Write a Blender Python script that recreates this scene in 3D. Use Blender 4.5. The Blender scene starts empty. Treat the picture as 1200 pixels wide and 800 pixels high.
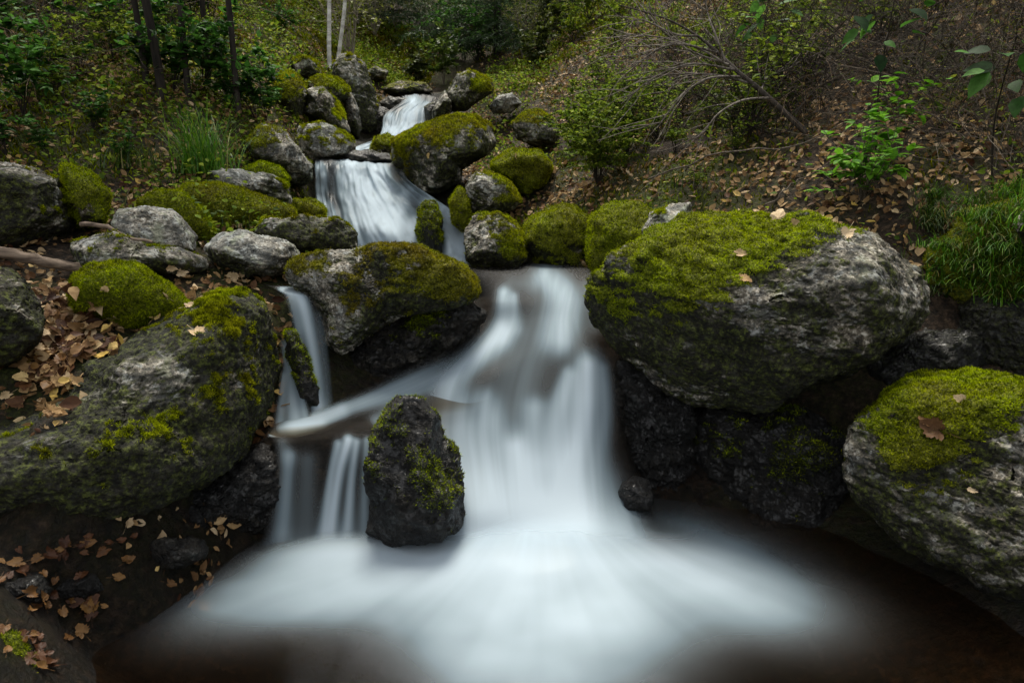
import bpy, bmesh, math, random
import numpy as np
from mathutils import Vector
random.seed(7)
rng = np.random.default_rng(11)
sc = bpy.context.scene
COL = sc.collection
# ------------------------------------------------------------------ camera
H = 1.2; PITCH = math.radians(14.0); F = 800.0
CAM = np.array([0.0, 0.0, H])
FW = np.array([0, math.cos(PITCH), -math.sin(PITCH)])
UPV = np.array([0, math.sin(PITCH), math.cos(PITCH)])
RT = np.array([1.0, 0, 0])
def ray(px, py):
    return FW + RT * ((px - 600) / F) + UPV * ((400 - py) / F)
def at(px, py, Y):
    d = ray(px, py); return CAM + d * (Y / d[1])
def proj(P):
    q = P - CAM; z = q @ FW
    z = np.where(np.abs(z) < 1e-4, 1e-4, z)
    return 600 + F * (q @ RT) / z, 400 - F * (q @ UPV) / z
cam = bpy.data.cameras.new('camera'); co = bpy.data.objects.new('camera', cam); COL.objects.link(co)
co.location = (0, 0, H); co.rotation_euler = (math.pi / 2 - PITCH, 0, 0)
cam.sensor_width = 36; cam.lens = 24.0; cam.clip_start = 0.02; cam.clip_end = 400
sc.camera = co
cam.dof.use_dof = True; cam.dof.focus_distance = 2.4; cam.dof.aperture_fstop = 9.0
# ------------------------------------------------------------------ noise
_r = np.random.default_rng(3)
PERM = _r.permutation(4096).astype(np.int64)
G = _r.normal(size=(4096, 3)); G /= np.linalg.norm(G, axis=1)[:, None]
def noise(p, seed=0):
    p = p + seed * 17.31
    i = np.floor(p).astype(np.int64); f = p - i
    w = f * f * f * (f * (f * 6 - 15) + 10)
    out = np.zeros(len(p))
    for dx in (0, 1):
        for dy in (0, 1):
            for dz in (0, 1):
                h = PERM[(i[:, 0] + dx) & 4095]; h = PERM[(h + i[:, 1] + dy) & 4095]; h = PERM[(h + i[:, 2] + dz) & 4095]
                g = G[h]
                d = g[:, 0] * (f[:, 0] - dx) + g[:, 1] * (f[:, 1] - dy) + g[:, 2] * (f[:, 2] - dz)
                out += d * (w[:, 0] if dx else 1 - w[:, 0]) * (w[:, 1] if dy else 1 - w[:, 1]) * (w[:, 2] if dz else 1 - w[:, 2])
    return out * 1.6
def fbm(p, o=4, seed=0, gain=.5):
    a = 1; s = 0; t = 0
    for k in range(o):
        s = s + a * noise(p, seed + k * 5); t += a; a *= gain; p = p * 2.03
    return s / t * 1.4
def ridge(p, o=4, seed=0):
    a = 1; s = 0; t = 0
    for k in range(o):
        s = s + a * (1 - 2 * np.abs(noise(p, seed + k * 7))); t += a; a *= .5; p = p * 2.07
    return s / t
def sstep(a, b, x):
    t = np.clip((x - a) / (b - a), 0, 1); return t * t * (3 - 2 * t)
# ------------------------------------------------------------------ mesh helpers
def mk(name, V, Fc, mats, parent=None, attrs=None, uv=None, loc=None, smooth=True, mat_idx=None):
    V = np.asarray(V, dtype=np.float32); Fc = np.asarray(Fc, dtype=np.int32)
    if loc is not None: V = V - np.asarray(loc, dtype=np.float32)
    me = bpy.data.meshes.new(name)
    n = Fc.shape[1]
    me.vertices.add(len(V)); me.vertices.foreach_set('co', V.ravel())
    me.loops.add(Fc.size); me.loops.foreach_set('vertex_index', Fc.ravel())
    me.polygons.add(len(Fc)); me.polygons.foreach_set('loop_start', np.arange(0, Fc.size, n, dtype=np.int32))
    me.update(calc_edges=True)
    me.polygons.foreach_set('use_smooth', np.full(len(Fc), smooth))
    if mat_idx is not None: me.polygons.foreach_set('material_index', np.asarray(mat_idx, dtype=np.int32))
    for k, v in (attrs or {}).items():
        a = me.attributes.new(k, 'FLOAT', 'POINT'); a.data.foreach_set('value', np.asarray(v, dtype=np.float32))
    if uv is not None:
        l = me.uv_layers.new(name='UVMap'); l.data.foreach_set('uv', np.asarray(uv, dtype=np.float32)[Fc.ravel()].ravel())
    for m in (mats if isinstance(mats, (list, tuple)) else [mats]): me.materials.append(m)
    o = bpy.data.objects.new(name, me); COL.objects.link(o)
    if parent is not None:
        o.parent = parent
    if loc is not None and parent is None: o.location = loc
    return o
def tag(o, label=None, cat=None, group=None, kind=None):
    if label: o['label'] = label
    if cat: o['category'] = cat
    if group: o['group'] = group
    if kind: o['kind'] = kind
    return o
def empty(name, loc, label, cat, group=None):
    o = bpy.data.objects.new(name, None); COL.objects.link(o); o.location = loc; o.empty_display_size = .1
    return tag(o, label, cat, group)
def vnormals(V, Fc):
    a = V[Fc[:, 1]] - V[Fc[:, 0]]; b = V[Fc[:, 2]] - V[Fc[:, 0]]
    n = np.cross(a, b); N = np.zeros_like(V)
    for k in range(Fc.shape[1]):
        for c in range(3): N[:, c] += np.bincount(Fc[:, k], weights=n[:, c], minlength=len(V))
    return N / (np.linalg.norm(N, axis=1)[:, None] + 1e-12)
# ------------------------------------------------------------------ materials
class NT:
    def __init__(s, name):
        s.m = bpy.data.materials.new(name); s.m.use_nodes = True; s.t = s.m.node_tree; s.t.nodes.clear()
        s.out = s.n('ShaderNodeOutputMaterial')
    def n(s, t, **kw):
        x = s.t.nodes.new(t)
        for k, v in kw.items():
            if k.startswith('i_'):
                key = k[2:]; key = int(key) if key.isdigit() else key
                x.inputs[key].default_value = v
            else: setattr(x, k, v)
        return x
    def l(s, a, b): s.t.links.new(a, b)
    def attr(s, name, t='GEOMETRY'): return s.n('ShaderNodeAttribute', attribute_name=name, attribute_type=t).outputs['Fac']
    def val(s, v, sock):
        if isinstance(v, (int, float)): sock.default_value = v
        else: s.l(v, sock)
    def math(s, op, a, b=0.0, clamp=False):
        x = s.n('ShaderNodeMath', operation=op, use_clamp=clamp); s.val(a, x.inputs[0]); s.val(b, x.inputs[1]); return x.outputs[0]
    def mapr(s, v, a, b, c=0., d=1., smooth=True):
        x = s.n('ShaderNodeMapRange'); x.interpolation_type = 'SMOOTHSTEP' if smooth else 'LINEAR'
        s.val(v, x.inputs['Value'])
        for k, q in zip(('From Min', 'From Max', 'To Min', 'To Max'), (a, b, c, d)): s.val(q, x.inputs[k])
        return x.outputs['Result']
    def noise(s, vec, scale, detail=4, rough=.55, dist=0.):
        x = s.n('ShaderNodeTexNoise'); x.inputs['Scale'].default_value = scale; x.inputs['Detail'].default_value = detail
        x.inputs['Roughness'].default_value = rough; x.inputs['Distortion'].default_value = dist
        s.l(vec, x.inputs['Vector']); return x.outputs['Fac']
    def ramp(s, v, stops):
        x = s.n('ShaderNodeValToRGB'); cr = x.color_ramp
        while len(cr.elements) < len(stops): cr.elements.new(.5)
        for e, (p, c) in zip(cr.elements, stops): e.position = p; e.color = (*c, 1)
        s.l(v, x.inputs['Fac']); return x.outputs['Color']
    def mix(s, f, a, b, mode='MIX'):
        x = s.n('ShaderNodeMix', data_type='RGBA', blend_type=mode); s.val(f, x.inputs[0])
        for v, k in ((a, 6), (b, 7)):
            if isinstance(v, tuple): x.inputs[k].default_value = (*v, 1)
            else: s.l(v, x.inputs[k])
        return x.outputs[2]
    def vec(s, scale=(1, 1, 1), rnd=True, src='Object'):
        tc = s.n('ShaderNodeTexCoord'); mp = s.n('ShaderNodeMapping'); mp.inputs['Scale'].default_value = scale
        s.l(tc.outputs[src], mp.inputs['Vector'])
        if not rnd: return mp.outputs[0]
        oi = s.n('ShaderNodeObjectInfo'); ad = s.n('ShaderNodeVectorMath', operation='ADD')
        mu = s.math('MULTIPLY', oi.outputs['Random'], 37.0)
        s.l(mp.outputs[0], ad.inputs[0]); s.l(mu, ad.inputs[1]); return ad.outputs[0]
    def bump(s, h, strength=.5, dist=.01, nrm=None):
        b = s.n('ShaderNodeBump'); b.inputs['Strength'].default_value = strength; b.inputs['Distance'].default_value = dist
        s.l(h, b.inputs['Height'])
        if nrm is not None: s.l(nrm, b.inputs['Normal'])
        return b.outputs[0]
    def bsdf(s, color, rough=.8, normal=None, spec=.3, **kw):
        b = s.n('ShaderNodeBsdfPrincipled')
        if isinstance(color, tuple): b.inputs['Base Color'].default_value = (*color, 1)
        else: s.l(color, b.inputs['Base Color'])
        s.val(rough, b.inputs['Roughness']); s.val(spec, b.inputs['Specular IOR Level'])
        if normal is not None: s.l(normal, b.inputs['Normal'])
        for k, v in kw.items(): s.val(v, b.inputs[k])
        return b.outputs[0]
    def end(s, sh): s.l(sh, s.out.inputs['Surface']); return s.m

def mat_rock():
    t = NT('mossy_granite'); v = t.vec()
    grain = t.noise(v, 70, 8, .7); mid = t.noise(v, 14, 8, .62, .4); big = t.noise(v, 3.2, 5, .6, .6)
    g = t.math('ADD', t.math('MULTIPLY', grain, .5), t.math('MULTIPLY', mid, .5))
    c = t.ramp(g, [(.40, (.006, .006, .005)), (.475, (.058, .047, .031)), (.53, (.20, .17, .125)), (.595, (.58, .535, .45))])
    vs = t.vec((1, 1, 3.2)); st = t.noise(vs, 8, 7, .6, .9)
    c = t.mix(t.mapr(st, .53, .40, 0, .9), c, (.010, .009, .008))
    c = t.mix(t.mapr(big, .5, .66, 0, .55), c, t.mix(.6, c, (.30, .25, .19), 'MULTIPLY'))
    li = t.noise(v, 22, 6, .7, .3); pale = t.attr('pale')
    c = t.mix(t.math('MULTIPLY', t.mapr(li, .53, .6), t.math('ADD', t.math('MULTIPLY', pale, .9), .22), True), c, (.43, .44, .41))
    li2 = t.noise(v, 9, 6, .65, .8)
    c = t.mix(t.math('MULTIPLY', t.mapr(li2, .52, .62), t.math('MULTIPLY', pale, .6)), c, (.28, .31, .17))
    c = t.mix(t.math('MULTIPLY', pale, .35), c, (.36, .37, .34))
    # dark algae film; also paints lower faces darker than the lit tops
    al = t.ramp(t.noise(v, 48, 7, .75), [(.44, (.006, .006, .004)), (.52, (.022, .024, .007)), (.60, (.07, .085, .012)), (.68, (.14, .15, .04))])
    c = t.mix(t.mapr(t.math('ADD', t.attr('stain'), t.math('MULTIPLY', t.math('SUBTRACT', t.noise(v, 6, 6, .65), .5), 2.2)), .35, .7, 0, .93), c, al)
    # pits
    vo = t.n('ShaderNodeTexVoronoi'); vo.inputs['Scale'].default_value = 60; t.l(v, vo.inputs['Vector'])
    c = t.mix(t.mapr(vo.outputs['Distance'], .22, .08, 0, .7), c, (.01, .01, .008))
    moss = t.attr('moss'); mn = t.noise(v, 45, 6, .7)
    mk_ = t.mapr(t.math('ADD', moss, t.math('MULTIPLY', t.math('SUBTRACT', mn, .5), 1.8)), .42, .62)
    olive = t.attr('olive')
    m1 = t.ramp(t.noise(v, 120, 5, .7), [(.35, (.016, .022, .001)), (.5, (.10, .125, .004)), (.68, (.28, .30, .012))])
    m2 = t.ramp(t.noise(v, 120, 5, .7), [(.35, (.014, .011, .002)), (.5, (.08, .068, .006)), (.68, (.20, .17, .018))])
    mc = t.mix(olive, m1, m2)
    c = t.mix(mk_, c, mc)
    wet = t.attr('wet')
    c = t.mix(wet, c, t.mix(1., c, (.018, .016, .012), 'MULTIPLY'))
    h0 = t.noise(v, 150, 4, .7)
    h = t.math('ADD', t.math('ADD', t.math('MULTIPLY', g, 1.1), t.math('MULTIPLY', h0, t.math('ADD', .25, t.math('MULTIPLY', wet, .25)))), t.math('MULTIPLY', mk_, t.math('MULTIPLY', mn, 1.0)))
    h = t.math('ADD', h, t.math('MULTIPLY', t.mapr(vo.outputs['Distance'], .3, .05), -.35))
    nb = t.bump(h, .95, .018)
    rough = t.mapr(t.math('MULTIPLY', wet, t.mapr(mid, .3, .5, .5, 1.)), 0, .8, .88, .42, False)
    return t.end(t.bsdf(c, rough, nb, t.mapr(wet, 0, 1, .25, .35), **{'Coat Weight': t.math('MULTIPLY', wet, t.mapr(t.noise(v, 26, 5, .7),   .47, .6, .0, .45)), 'Coat Roughness': .13, 'Coat Normal': t.bump(t.noise(v, 30, 3, .5), .8, .02)}))
def mat_mossblade():
    t = NT('moss_tufts'); r = t.attr('rnd'); o = t.attr('olive')
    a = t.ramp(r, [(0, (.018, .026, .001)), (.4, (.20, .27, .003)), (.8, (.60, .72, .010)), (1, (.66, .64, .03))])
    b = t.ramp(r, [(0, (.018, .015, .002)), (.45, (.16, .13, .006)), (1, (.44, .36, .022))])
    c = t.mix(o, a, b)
    d = t.n('ShaderNodeBsdfDiffuse'); t.l(c, d.inputs[0]); e = t.n('ShaderNodeBsdfTranslucent'); t.l(c, e.inputs[0])
    m = t.n('ShaderNodeMixShader'); m.inputs[0].default_value = .35; t.l(d.outputs[0], m.inputs[1]); t.l(e.outputs[0], m.inputs[2])
    return t.end(m.outputs[0])
def mat_leaf(name, stops, rough=.45, trans=.35, spec=.35):
    t = NT(name); r = t.attr('rnd'); v = t.vec(rnd=False)
    c = t.ramp(r, stops)
    c = t.mix(t.mapr(t.noise(v, 55, 4), .35, .65, 0, .55), c, t.mix(1., c, (.45, .42, .4), 'MULTIPLY'))
    b = t.bsdf(c, rough, None, spec)
    e = t.n('ShaderNodeBsdfTranslucent'); t.l(c, e.inputs[0])
    m = t.n('ShaderNodeMixShader'); m.inputs[0].default_value = trans; t.l(b, m.inputs[1]); t.l(e.outputs[0], m.inputs[2])
    return t.end(m.outputs[0])
def mat_bark(name, a, b, scale=(30, 30, 4)):
    t = NT(name); v = t.vec(scale); n = t.noise(v, 1, 6, .65)
    c = t.ramp(n, [(.35, a), (.65, b)])
    return t.end(t.bsdf(c, .85, t.bump(n, .6, .004), .2))
def mat_soil():
    t = NT('forest_soil'); v = t.vec(rnd=False)
    n = t.noise(v, 38, 8, .7); b = t.noise(v, 2.1, 5, .6)
    c = t.ramp(n, [(.36, (.004, .003, .002)), (.5, (.028, .018, .010)), (.62, (.075, .048, .028)), (.72, (.14, .095, .06))])
    moss = t.math('MULTIPLY', t.attr('moss'), t.mapr(t.noise(v, 14, 6, .7), .36, .55))
    m1 = t.ramp(t.noise(v, 90, 5, .7), [(.35, (.006, .010, .001)), (.5, (.035, .05, .004)), (.68, (.10, .13, .010))])
    c = t.mix(moss, c, m1)
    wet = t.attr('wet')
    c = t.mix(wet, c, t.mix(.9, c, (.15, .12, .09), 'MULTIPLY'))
    return t.end(t.bsdf(c, t.mapr(wet, 0, 1, .92, .22, False), t.bump(t.math('ADD', n, t.noise(v, 9, 5)), 1., .03), .3))
def mat_water(streak=(34, 1.1), amp=1.0, rough=.3, gl_=.45, tint=(.55, .47, .38)):
    t = NT('silky_water')
    tc = t.n('ShaderNodeTexCoord'); mp = t.n('ShaderNodeMapping'); mp.inputs['Scale'].default_value = (streak[0], streak[1], 1)
    t.l(tc.outputs['UV'], mp.inputs['Vector'])
    s1 = t.noise(mp.outputs[0], 1.0, 2.5, .55, .25)
    mp2 = t.n('ShaderNodeMapping'); mp2.inputs['Scale'].default_value = (streak[0] * .28, streak[1] * .5, 1); mp2.inputs['Location'].default_value = (3, 7, 2)
    t.l(tc.outputs['UV'], mp2.inputs['Vector']); s2 = t.noise(mp2.outputs[0], 1.0, 2, .5, .4)
    s = t.math('ADD', t.math('MULTIPLY', t.math('SUBTRACT', s1, .5), .9 * amp), t.math('MULTIPLY', t.math('SUBTRACT', s2, .5), 1.3 * amp))
    foam = t.attr('foam')
    # streaks are strongest where the foam is half dense
    k = t.math('MULTIPLY', foam, t.math('SUBTRACT', 1.25, foam)); k = t.math('MULTIPLY', t.math('MULTIPLY', k, 2.6), t.mapr(foam, .12, .5))
    f = t.math('ADD', foam, t.math('MULTIPLY', s, k), True)
    white = t.n('ShaderNodeBsdfDiffuse'); t.l(t.ramp(f, [(0, (.20, .17, .14)), (.13, (.27, .285, .29)), (.42, (.42, .54, .61)), (1, (.56, .66, .73))]), white.inputs[0])
    tl = t.n('ShaderNodeBsdfTranslucent'); tl.inputs[0].default_value = (.52, .66, .75, 1)
    wm = t.n('ShaderNodeMixShader'); wm.inputs[0].default_value = .38; t.l(white.outputs[0], wm.inputs[1]); t.l(tl.outputs[0], wm.inputs[2])
    tr = t.n('ShaderNodeBsdfTransparent'); tr.inputs[0].default_value = (*tint, 1)
    gl = t.n('ShaderNodeBsdfGlossy'); gl.inputs['Roughness'].default_value = rough; gl.inputs[0].default_value = (1, 1, 1, 1)
    ge = t.n('ShaderNodeNewGeometry'); dt = t.n('ShaderNodeVectorMath', operation='DOT_PRODUCT'); t.l(ge.outputs['Incoming'], dt.inputs[0]); t.l(ge.outputs['Normal'], dt.inputs[1])
    fz = t.math('ADD', .02, t.math('MULTIPLY', .98, t.math('POWER', t.math('SUBTRACT', 1.0, t.math('ABSOLUTE', dt.outputs['Value'])), 5.0)), True)
    b = t.bump(t.noise(mp2.outputs[0], 2.0, 2), .07, .02); t.l(b, gl.inputs['Normal'])
    cw = t.n('ShaderNodeMixShader'); t.l(t.math('MULTIPLY', fz, gl_), cw.inputs[0]); t.l(tr.outputs[0], cw.inputs[1]); t.l(gl.outputs[0], cw.inputs[2])
    m = t.n('ShaderNodeMixShader'); t.l(f, m.inputs[0]); t.l(cw.outputs[0], m.inputs[1]); t.l(wm.outputs[0], m.inputs[2])
    clear = t.n('ShaderNodeBsdfTransparent'); e = t.n('ShaderNodeMixShader')
    ed = t.attr('edge'); ed = t.math('ADD', ed, t.math('MULTIPLY', t.math('SUBTRACT', s1, .5), t.math('MULTIPLY', ed, t.math('SUBTRACT', 1.0, ed))), True)
    t.l(ed, e.inputs[0]); t.l(clear.outputs[0], e.inputs[1]); t.l(m.outputs[0], e.inputs[2])
    return t.end(e.outputs[0])
ROCK = mat_rock(); BLADE = mat_mossblade(); SOIL = mat_soil()
WATER = mat_water((22, .9), .42, .42, .08, (.5, .42, .33)); FALLW = mat_water((20, 1.6), .5); POOLW = mat_water((3.2, .7), .36, .10, .9, (.72, .58, .44))
DEAD = mat_leaf('dead_leaf', [(0, (.06, .024, .011)), (.3, (.20, .11, .045)), (.6, (.42, .275, .125)), (.85, (.64, .49, .30)), (1, (.62, .42, .10))], .6, .15, .15)
WETLEAF = mat_leaf('wet_leaf', [(0, (.03, .010, .004)), (.5, (.085, .034, .012)), (1, (.19, .10, .03))], .5, .05, .2)
GREEN = mat_leaf('green_leaf', [(0, (.010, .035, .006)), (.5, (.040, .125, .016)), (1, (.10, .25, .035))], .6, .4, .15)
BRIGHT = mat_leaf('bright_leaf', [(0, (.05, .16, .008)), (.5, (.12, .32, .015)), (1, (.20, .45, .03))], .6, .4, .15)
DULL = mat_leaf('dull_leaf', [(0, (.018, .03, .006)), (.5, (.05, .075, .012)), (1, (.13, .16, .025))], .6, .35)
GRASSM = mat_leaf('grass_blade', [(0, (.025, .09, .005)), (.5, (.07, .21, .010)), (.9, (.16, .30, .02)), (1, (.25, .2, .06))], .45, .3)
DGRASS = mat_leaf('dark_grass_blade', [(0, (.012, .035, .003)), (.5, (.035, .08, .006)), (.85, (.08, .13, .012)), (1, (.18, .13, .04))], .5, .3)
NEEDLE = mat_leaf('spruce_needle', [(0, (.006, .018, .006)), (.6, (.035, .075, .02)), (1, (.08, .15, .03))], .6, .2)
TWIG = mat_bark('grey_twig', (.035, .027, .02), (.16, .13, .10), (60, 60, 20))
DTWIG = mat_bark('dark_twig', (.010, .008, .006), (.045, .035, .026), (60, 60, 20))
BARK = mat_bark('dark_bark', (.006, .005, .004), (.035, .028, .022))
BIRCH = mat_bark('birch_bark', (.35, .33, .3), (.85, .83, .78), (3, 3, 16)); PALETWIG = mat_bark('pale_twig', (.10, .085, .065), (.36, .31, .25), (40, 40, 20))
LOGM = mat_bark('weathered_wood', (.05, .035, .025), (.24, .18, .13), (3, 60, 60))
# ------------------------------------------------------------------ terrain
CT = []
def ct(px, py, Y): CT.append(tuple(at(px, py, Y)))
for a in [(0, 330, 2.45), (60, 400, 2.1), (20, 480, 1.75), (-60, 460, 1.9), (25, 700, 1.42), (10, 790, 1.22), (-120, 640, 1.5), (30, 640, 1.75),
          (90, 300, 2.8), (190, 330, 2.7), (260, 360, 2.6), (330, 300, 3.3), (350, 262, 3.9), (150, 225, 3.7), (60, 170, 3.9), (100, 100, 4.6), (0, 60, 4.9), (0, 0, 5.8), (250, 195, 4.1), (300, 100, 5.6),
          (320, 160, 4.9), (330, 60, 7), (360, 110, 6.4), (400, 80, 8.5), (330, 10, 9), (250, 0, 7.5), (150, 30, 6),
          (440, 85, 10), (480, 88, 10.5), (520, 78, 11), (560, 62, 12), (610, 55, 11), (640, 75, 9), (660, 110, 7.2), (640, 160, 6.2), (600, 105, 7.8),
          (720, 100, 6.6), (700, 40, 9), (660, 10, 12), (760, 60, 6.9), (830, 20, 7), (760, 170, 4.9), (740, 225, 4.1), (830, 205, 4.0), (900, 240, 3.5), (880, 150, 4.4), (1000, 245, 3.25), (960, 120, 4.3),
          (1100, 150, 3.6), (1180, 240, 3.0), (1100, 40, 4.3), (1200, 0, 4.4), (950, 20, 5.5), (1300, 100, 3.6), (1200, 330, 2.7)]: ct(*a)
for a in [(375, 205, 5.15), (372, 235, 4.95), (385, 262, 4.8), (420, 250, 4.9), (470, 225, 5.0), (500, 262, 4.75), (355, 235, 4.7), (350, 262, 4.3), (420, 182, 6.3), (445, 165, 6.9), (470, 150, 7.3), (490, 132, 7.6), (478, 122, 8.2)]: ct(*a)
# stream bed and the sides of the gully
for (x, y, z) in [(0.1, 1.5, -.22), (0.5, 1.2, -.22), (-.4, 1.2, -.2), (0.1, .4, -.25), (0.9, 1.6, -.18), (.2, 1.9, -.2), (1.1, .3, -.15), (-.8, 1.85, -.12), (-.8, 1.4, -.12), (-.65, 1.95, -.12), (-1.12, 1.5, .05), (-1.1, .3, .15), (1.5, 1.6, .1), (1.9, 1.9, .35), (1.9, .6, .2),
                  (.1, 2.9, .56), (.15, 3.3, .58), (.2, 3.6, .6), (-.4, 2.7, .36), (-.62, 2.35, .28), (.25, 2.5, .3), (.3, 2.2, .0), (-.2, 2.25, .1), (-.45, 2.1, -.02), (.65, 2.45, .15), (1.0, 2.5, .2), (1.3, 2.7, .55),
                  (-.75, 2.9, .62), (-1.1, 2.5, .62), (-.95, 2.2, .25), (-.6, 2.12, -.05), (-.35, 2.15, -.05), (-1.5, 2.1, .62), (-1.9, 2.2, .8),
                  (-.7, 4.2, .5), (-.4, 4.2, .5), (0, 4.1, .75), (.5, 3.9, .8), (0, 5.2, 1.1), (-1.6, 5.2, 1.35), (-2.0, 7, 1.9),
                  (0, -3, -.8), (0, -12, -3), (-6, 0, 2.2), (6, 0, 2.6), (-7, 5, 5), (7, 5, 5.2), (-6, 12, 6.5), (6, 12, 6.5), (-1, 18, 5.2), (-8, 20, 9), (7, 20, 9), (-1, 28, 9.5), (0, 40, 16), (-14, 35, 17), (14, 35, 17),
                  (-18, 10, 12), (18, 10, 12), (-18, -8, 5), (18, -8, 5), (-25, 25, 19), (25, 25, 19)]:
    CT.append((x, y, z))
CTP = np.array(CT); nC = len(CTP)
def _k(r): return np.where(r > 1e-9, r * r * np.log(r + 1e-12), 0)
A_ = _k(np.linalg.norm(CTP[:, None, :2] - CTP[None, :, :2], axis=2)) + np.eye(nC) * .004
P_ = np.c_[np.ones(nC), CTP[:, :2]]
SOL = np.linalg.solve(np.block([[A_, P_], [P_.T, np.zeros((3, 3))]]), np.r_[CTP[:, 2], 0, 0, 0])
def hsmooth(x, y):
    x = np.asarray(x, float).ravel(); y = np.asarray(y, float).ravel(); out = np.empty(len(x))
    for s in range(0, len(x), 20000):
        X = np.c_[x[s:s + 20000], y[s:s + 20000]]
        out[s:s + 20000] = _k(np.linalg.norm(X[:, None] - CTP[None, :, :2], axis=2)) @ SOL[:nC] + np.c_[np.ones(len(X)), X] @ SOL[nC:]
    return out
def hgt(x, y):
    x = np.asarray(x, float).ravel(); y = np.asarray(y, float).ravel()
    p = np.c_[x, y, np.zeros(len(x))]
    d = np.hypot(x, y); a = np.clip(.35 + d * .12, .3, 2.2)
    return hsmooth(x, y) + a * (.055 * fbm(p * 1.6, 4, 2) + .022 * fbm(p * 7, 4, 9)) - .02
def warp(n, lo, hi, c, k):
    s = np.linspace(-1, 1, n); v = np.sinh(s * k) / np.sinh(k)
    return np.where(v < 0, c + v * (c - lo), c + v * (hi - c))
gx = warp(620, -32, 32, 0, 4.2); gy = warp(700, -25, 60, 2.6, 4.4)
XX, YY = np.meshgrid(gx, gy); ZZ = hgt(XX, YY)
TV = np.c_[XX.ravel(), YY.ravel(), ZZ]
nx, ny = len(gx), len(gy); ii = (np.arange(ny - 1)[:, None] * nx + np.arange(nx - 1)[None]).ravel()
TF = np.c_[ii, ii + 1, ii + nx + 1, ii + nx]
def mossmask(x, y):
    x = np.asarray(x, float); y = np.asarray(y, float)
    n = fbm(np.c_[x, y, 0 * x] * 1.3, 4, 31)
    cx = np.interp(y, [0, 3, 4.5, 7, 12], [.1, .1, -.6, -1.0, -1.0])
    near = np.exp(-((x - cx) / 1.5) ** 2)
    return np.clip(.25 + near * .35 + n * 1.1, 0, 1)
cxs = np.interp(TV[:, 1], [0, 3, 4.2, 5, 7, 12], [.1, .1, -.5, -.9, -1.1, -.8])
wet = np.exp(-((TV[:, 0] - cxs) / np.interp(TV[:, 1], [0, 1.9, 2.3, 3.5, 6], [1.9, 1.8, 1.1, .7, .5])) ** 4)  # stream damp, widened near the pool to also darken shadowed soil between boulders
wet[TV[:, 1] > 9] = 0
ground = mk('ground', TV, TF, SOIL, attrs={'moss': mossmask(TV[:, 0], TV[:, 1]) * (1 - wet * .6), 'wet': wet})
tag(ground, 'leaf strewn brown forest soil of the gully with mossy patches', kind='structure')
# ------------------------------------------------------------------ instanced small leaves as real faces
def frames(T, N):
    T = T / np.linalg.norm(T, axis=1)[:, None]
    X = np.cross(T, N); X /= (np.linalg.norm(X, axis=1)[:, None] + 1e-9); Z = np.cross(X, T)
    return np.stack([X, T, Z], axis=2)           # columns x,y,z
def scatter(tv, tf, P, R, S, rnd=None):
    n = len(P); S = np.asarray(S, float); S = S[:, None] * np.ones(3) if S.ndim == 1 else S
    V = np.einsum('nij,nkj->nki', R, tv[None] * S[:, None, :]) + P[:, None]
    Fc = tf[None] + (np.arange(n) * len(tv))[:, None, None]
    r = np.repeat(rng.random(n) if rnd is None else rnd, len(tv))
    return V.reshape(-1, 3), Fc.reshape(-1, tf.shape[1]), r
def oval(w=.3, droop=.15, fold=.08):
    ys = [0, .18, .42, .7, 1]; ws = [0, w * .75, w, w * .65, 0]
    v = [(0, 0, 0)]
    for y, q in zip(ys[1:-1], ws[1:-1]):
        z = -droop * y * y
        v += [(-q, y, z + fold), (0, y, z), (q, y, z + fold)]
    v += [(0, 1, -droop)]
    f = [(0, 2, 1), (0, 3, 2)]
    for k in (0, 1):
        b = 1 + 3 * k
        f += [(b, b + 1, b + 3), (b + 1, b + 4, b + 3), (b + 1, b + 2, b + 4), (b + 2, b + 5, b + 4)]
    f += [(7, 8, 10), (8, 9, 10)]
    return np.array(f and v, float), np.array(f)
def lobed(seed=0, curl=.25, sub=1):
    r = random.Random(int(seed)); n = 30; asym = r.uniform(-.12, .12); fold = r.uniform(.05, .35) * curl; tw = r.uniform(-.5, .5) * curl; out = []
    for k in range(n):
        a = 2 * math.pi * k / n; q = abs((a - 1.5 * math.pi + math.pi) % (2 * math.pi) - math.pi)
        lobe = max(0, math.cos(2.5 * (a - math.pi / 2))) ** 2 if q > .5 else 0
        rad = (.30 + .10 * math.sin(a)) + .17 * lobe + (.035 if k % 2 else -.02) + r.uniform(-.03, .03) - (.14 if q < .25 else 0)
        out.append((rad * math.cos(a) * (1 + asym), .45 + rad * math.sin(a)))
    def z(x, y): return fold * abs(x) * 1.6 + curl * (.9 * x * x + tw * x * (y - .45) * 2 + .7 * (y - .45) ** 2 * (1 if seed % 2 else -1)) 
    vv = [(0, .45, 0)]
    for s_ in (.55, 1.0):
        for x, y in out:
            X, Y_ = x * s_, .45 + (y - .45) * s_; vv.append((X, Y_, z(X, Y_) + r.uniform(-.022, .022) * (1 + s_)))
    f = []
    for k in range(n):
        a, b = 1 + k, 1 + (k + 1) % n; f += [(0, a, b), (a, a + n, b + n), (a, b + n, b)]
    s = len(vv); vv += [(-.012, -.25, -.02), (.012, -.25, -.02)]; f += [(s, s + 1, 0)]
    return np.array(vv, float), np.array(f)
OV = oval(); OVB = oval(.34, .22, .05); NEED = (np.array([(-.03, 0, 0), (.03, 0, 0), (0, 1, -.1)]), np.array([(0, 1, 2)]))
def randdir(n):
    v = rng.normal(size=(n, 3)); return v / np.linalg.norm(v, axis=1)[:, None]
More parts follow.
